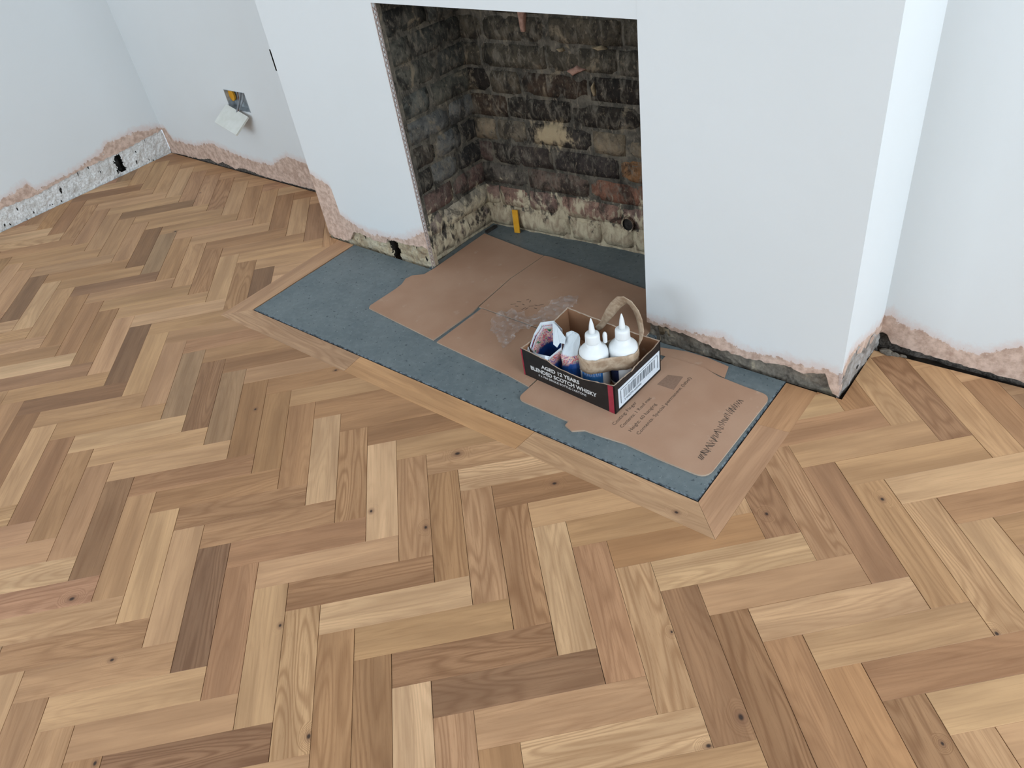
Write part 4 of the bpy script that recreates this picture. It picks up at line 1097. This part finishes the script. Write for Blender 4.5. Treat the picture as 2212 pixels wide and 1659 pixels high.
# folded white lip and pointed torn flap
def flap(name, pts, parent, prv=.1, th=.0008):
    vs = [Vector(p) - org for p in pts]
    o = mesh(name, vs, [tuple(range(len(vs)))], (M['pouch'],), parent)
    at = o.data.attributes.new('print', 'FLOAT', 'POINT'); at.data.foreach_set('value', [prv] * len(vs))
    md = o.modifiers.new('solid', 'SOLIDIFY'); md.thickness = th
    return o
flap('torn_flap', [(1.003, -.199, .126), (1.020, -.206, .128), (1.052, -.240, .106), (1.050, -.250, .098), (1.036, -.246, .100)], p1)
flap('torn_flap', [(1.020, -.206, .128), (1.058, -.222, .112), (1.064, -.236, .104), (1.052, -.240, .106)], p1, .12)
flap('folded_lip', [(.972, -.268, .086), (.985, -.278, .080), (1.028, -.272, .080), (1.040, -.262, .074), (1.030, -.282, .066), (.995, -.288, .064), (.972, -.280, .070)], p1, .05)
# squeezed pouch leaning on the bottle
p2 = empty('squeezed_pouch', (1.085, -.238, .0092)); tag(p2, 'crumpled white pouch with blue corner squeezed against the glue bottle', 'pouch')
rings, prs = [], []
spec = [(0, .026, .024, 0, 0, .82), (.022, .031, .029, 0, 0, .78), (.046, .029, .027, -.002, .002, .55), (.064, .027, .023, -.006, .006, .40), (.080, .024, .016, -.010, .014, .12), (.094, .022, .010, -.014, .022, .1), (.106, .020, .005, -.016, .03, .1), (.112, .012, .0025, -.012, .034, .1)]
for (z, rx, ry, ox, oy, g_) in spec:
    ring, pr = [], []
    for i in range(18):
        a = 2 * math.pi * i / 18; k = 1 + .2 * nz(math.cos(a) * 1.6, math.sin(a) * 1.6, z * 40)
        ring.append((rx * k * math.cos(a) + ox, ry * k * math.sin(a) + oy, z + .004 * nz(i * .8, z * 60)))
        pr.append(min(.9, max(.05, g_ + .22 * math.cos(a + .9))) if z < .07 else g_)
    rings.append(ring); prs.append(pr)
loft('sleeve', rings, p2, prs, True)

# ------------------------------------------------------------------ clear plastic wrap
fm = empty('plastic_wrap', (.82, -.08, .0055)); tag(fm, 'crumpled clear plastic wrap lying on the cardboard behind the tray', 'wrap')
f1 = [(.727, -.109), (.743, -.156), (.764, -.185), (.78, -.190), (.846, -.230), (.85, -.19), (.838, -.15), (.86, -.118), (.897, -.082), (.898, -.053), (.899, -.02), (.91, .024), (.887, .07), (.852, .05), (.835, .024), (.835, -.018), (.829, -.072), (.815, -.088), (.799, -.070), (.762, -.083)]
def inside(p, poly):
    c = False
    for i in range(len(poly)):
        (x1, y1), (x2, y2) = poly[i - 1], poly[i]
        if (y1 > p[1]) != (y2 > p[1]) and p[0] < (x2 - x1) * (p[1] - y1) / (y2 - y1) + x1: c = not c
    return c
def film_mesh():
    stp = .004; x0, y0 = .72, -.235; nx, ny = 50, 78; idx, vs, fs = {}, [], []
    def vert(i, j):
        if (i, j) not in idx:
            x, y = x0 + i * stp, y0 + j * stp
            h = .003 + .016 * abs(nz(x * 32, y * 32, 1)) + .006 * abs(nz(x * 80, y * 80, 4))
            idx[(i, j)] = len(vs); vs.append((x - .82 + nz(x * 80, y * 80, 7) * .003, y + .08 + nz(x * 80, y * 80, 8) * .003, h))
        return idx[(i, j)]
    for i in range(nx):
        for j in range(ny):
            if inside((x0 + (i + .5) * stp, y0 + (j + .5) * stp), f1):
                a, b, c, d = vert(i, j), vert(i + 1, j), vert(i + 1, j + 1), vert(i, j + 1)
                fs += [(a, b, c), (a, c, d)]
    return mesh('film', vs, fs, (M['film'],), fm, smooth=True)
film_mesh()

# ------------------------------------------------------------------ small things
# yellow spacer against the back wall
yb = Vector(onback(.483, 0)) + NB_ * 0.016
yt = prism('yellow_spacer', [(-.011, -.0025), (.011, -.0025), (.011, .0025), (-.011, .0025)], 0, .078, (M['yellow'],))
bv = yt.modifiers.new('bevel', 'BEVEL'); bv.width = .0012; bv.segments = 2
yt.location = (yb.x, yb.y - .006, .003); yt.rotation_euler = (math.radians(-9), math.radians(-5), math.atan2(.073, 1))
tag(yt, 'yellow plastic spacer leaning on the back of the fireplace', 'spacer')
# dark stick in the corner of the firebox
sk = prism('dark_slip', [(-.007, -.024), (.006, -.026), (.007, .024), (-.005, .022)], 0, .007, (M['void'],))
sk.location = (.386, .280, .001); sk.rotation_euler = (0, 0, math.radians(-3)); tag(sk, 'short dark slip of wood in the corner of the firebox', 'offcut')

# socket: open double back box with the face plate hanging from its cables
so = empty('socket', (-.811, YB, .3235)); tag(so, 'unfixed double socket with its white face plate hanging below the open box', 'socket')
def sb(name, x0, x1, y0, y1, z0, z1, mat, parent=so): return box(name, x0, x1, y0, y1, z0, z1, M[mat], parent)
bb = empty('back_box'); bb.parent = so
sb('box_wall', -.069, -.0675, -.001, .03, -.0385, .0385, 'steel', bb); sb('box_wall', .0675, .069, -.001, .03, -.0385, .0385, 'steel', bb)
sb('box_wall', -.069, .069, -.001, .03, -.0385, -.037, 'steel', bb); sb('box_wall', -.069, .069, -.001, .03, .037, .0385, 'steel', bb)
sb('box_wall', -.069, .069, .029, .0305, -.0385, .0385, 'steel', bb)
g_ = prism('yellow_grommet', [(-.016 + .032 * (i // 4 in (0, 3)) * 0 + .017 * math.cos(i * math.pi / 8), .024 * math.sin(i * math.pi / 8)) for i in range(16)], 0, .008, (M['yellow'],), so)
g_.location = (-.036, .022, .012); g_.rotation_euler = (math.radians(90), 0, 0)
def cable(name, pts, r, mat, parent):
    c = bpy.data.curves.new(name, 'CURVE'); c.dimensions = '3D'; c.bevel_depth = r; c.bevel_resolution = 2; sp = c.splines.new('BEZIER')
    sp.bezier_points.add(len(pts) - 1)
    for bp, p in zip(sp.bezier_points, pts): bp.co = p; bp.handle_left_type = bp.handle_right_type = 'AUTO'
    t = bpy.data.objects.new(name, c); COL.objects.link(t); me = bpy.data.meshes.new_from_object(t); bpy.data.objects.remove(t)
    me.materials.clear(); me.materials.append(M[mat]); o = bpy.data.objects.new(name, me); COL.objects.link(o); o.parent = parent; return o
cable('cable', [(.012, .024, .036), (.010, .012, .010), (.004, -.010, -.024), (-.002, -.022, -.05)], .0045, 'wire_grey', so)
cable('cable', [(-.012, .024, .034), (-.004, .010, .0), (.006, -.012, -.03), (.0, -.022, -.056)], .002, 'wire_brown', so)
cable('cable', [(.03, .026, .03), (.024, .012, .0), (.012, -.010, -.03), (.006, -.02, -.05)], .002, 'wire_grey', so)
fp = empty('face_plate'); fp.parent = so; fp.location = (-.010, -.046, -.060); fp.rotation_euler = (math.radians(-54), math.radians(12), math.radians(-4))
pl_ = prism('plate', rounded([(-.073, -.043), (.073, -.043), (.073, .043), (-.073, .043)], {0: .006, 1: .006, 2: .006, 3: .006}), -.004, .004, (M['socket_white'],), fp)
pl_.rotation_euler = (math.radians(90), 0, 0)
bk = prism('terminal_block', [(-.055, -.028), (.055, -.028), (.055, .028), (-.055, .028)], -.016, -.004, (M['socket_back'],), fp); bk.rotation_euler = (math.radians(90), 0, 0)
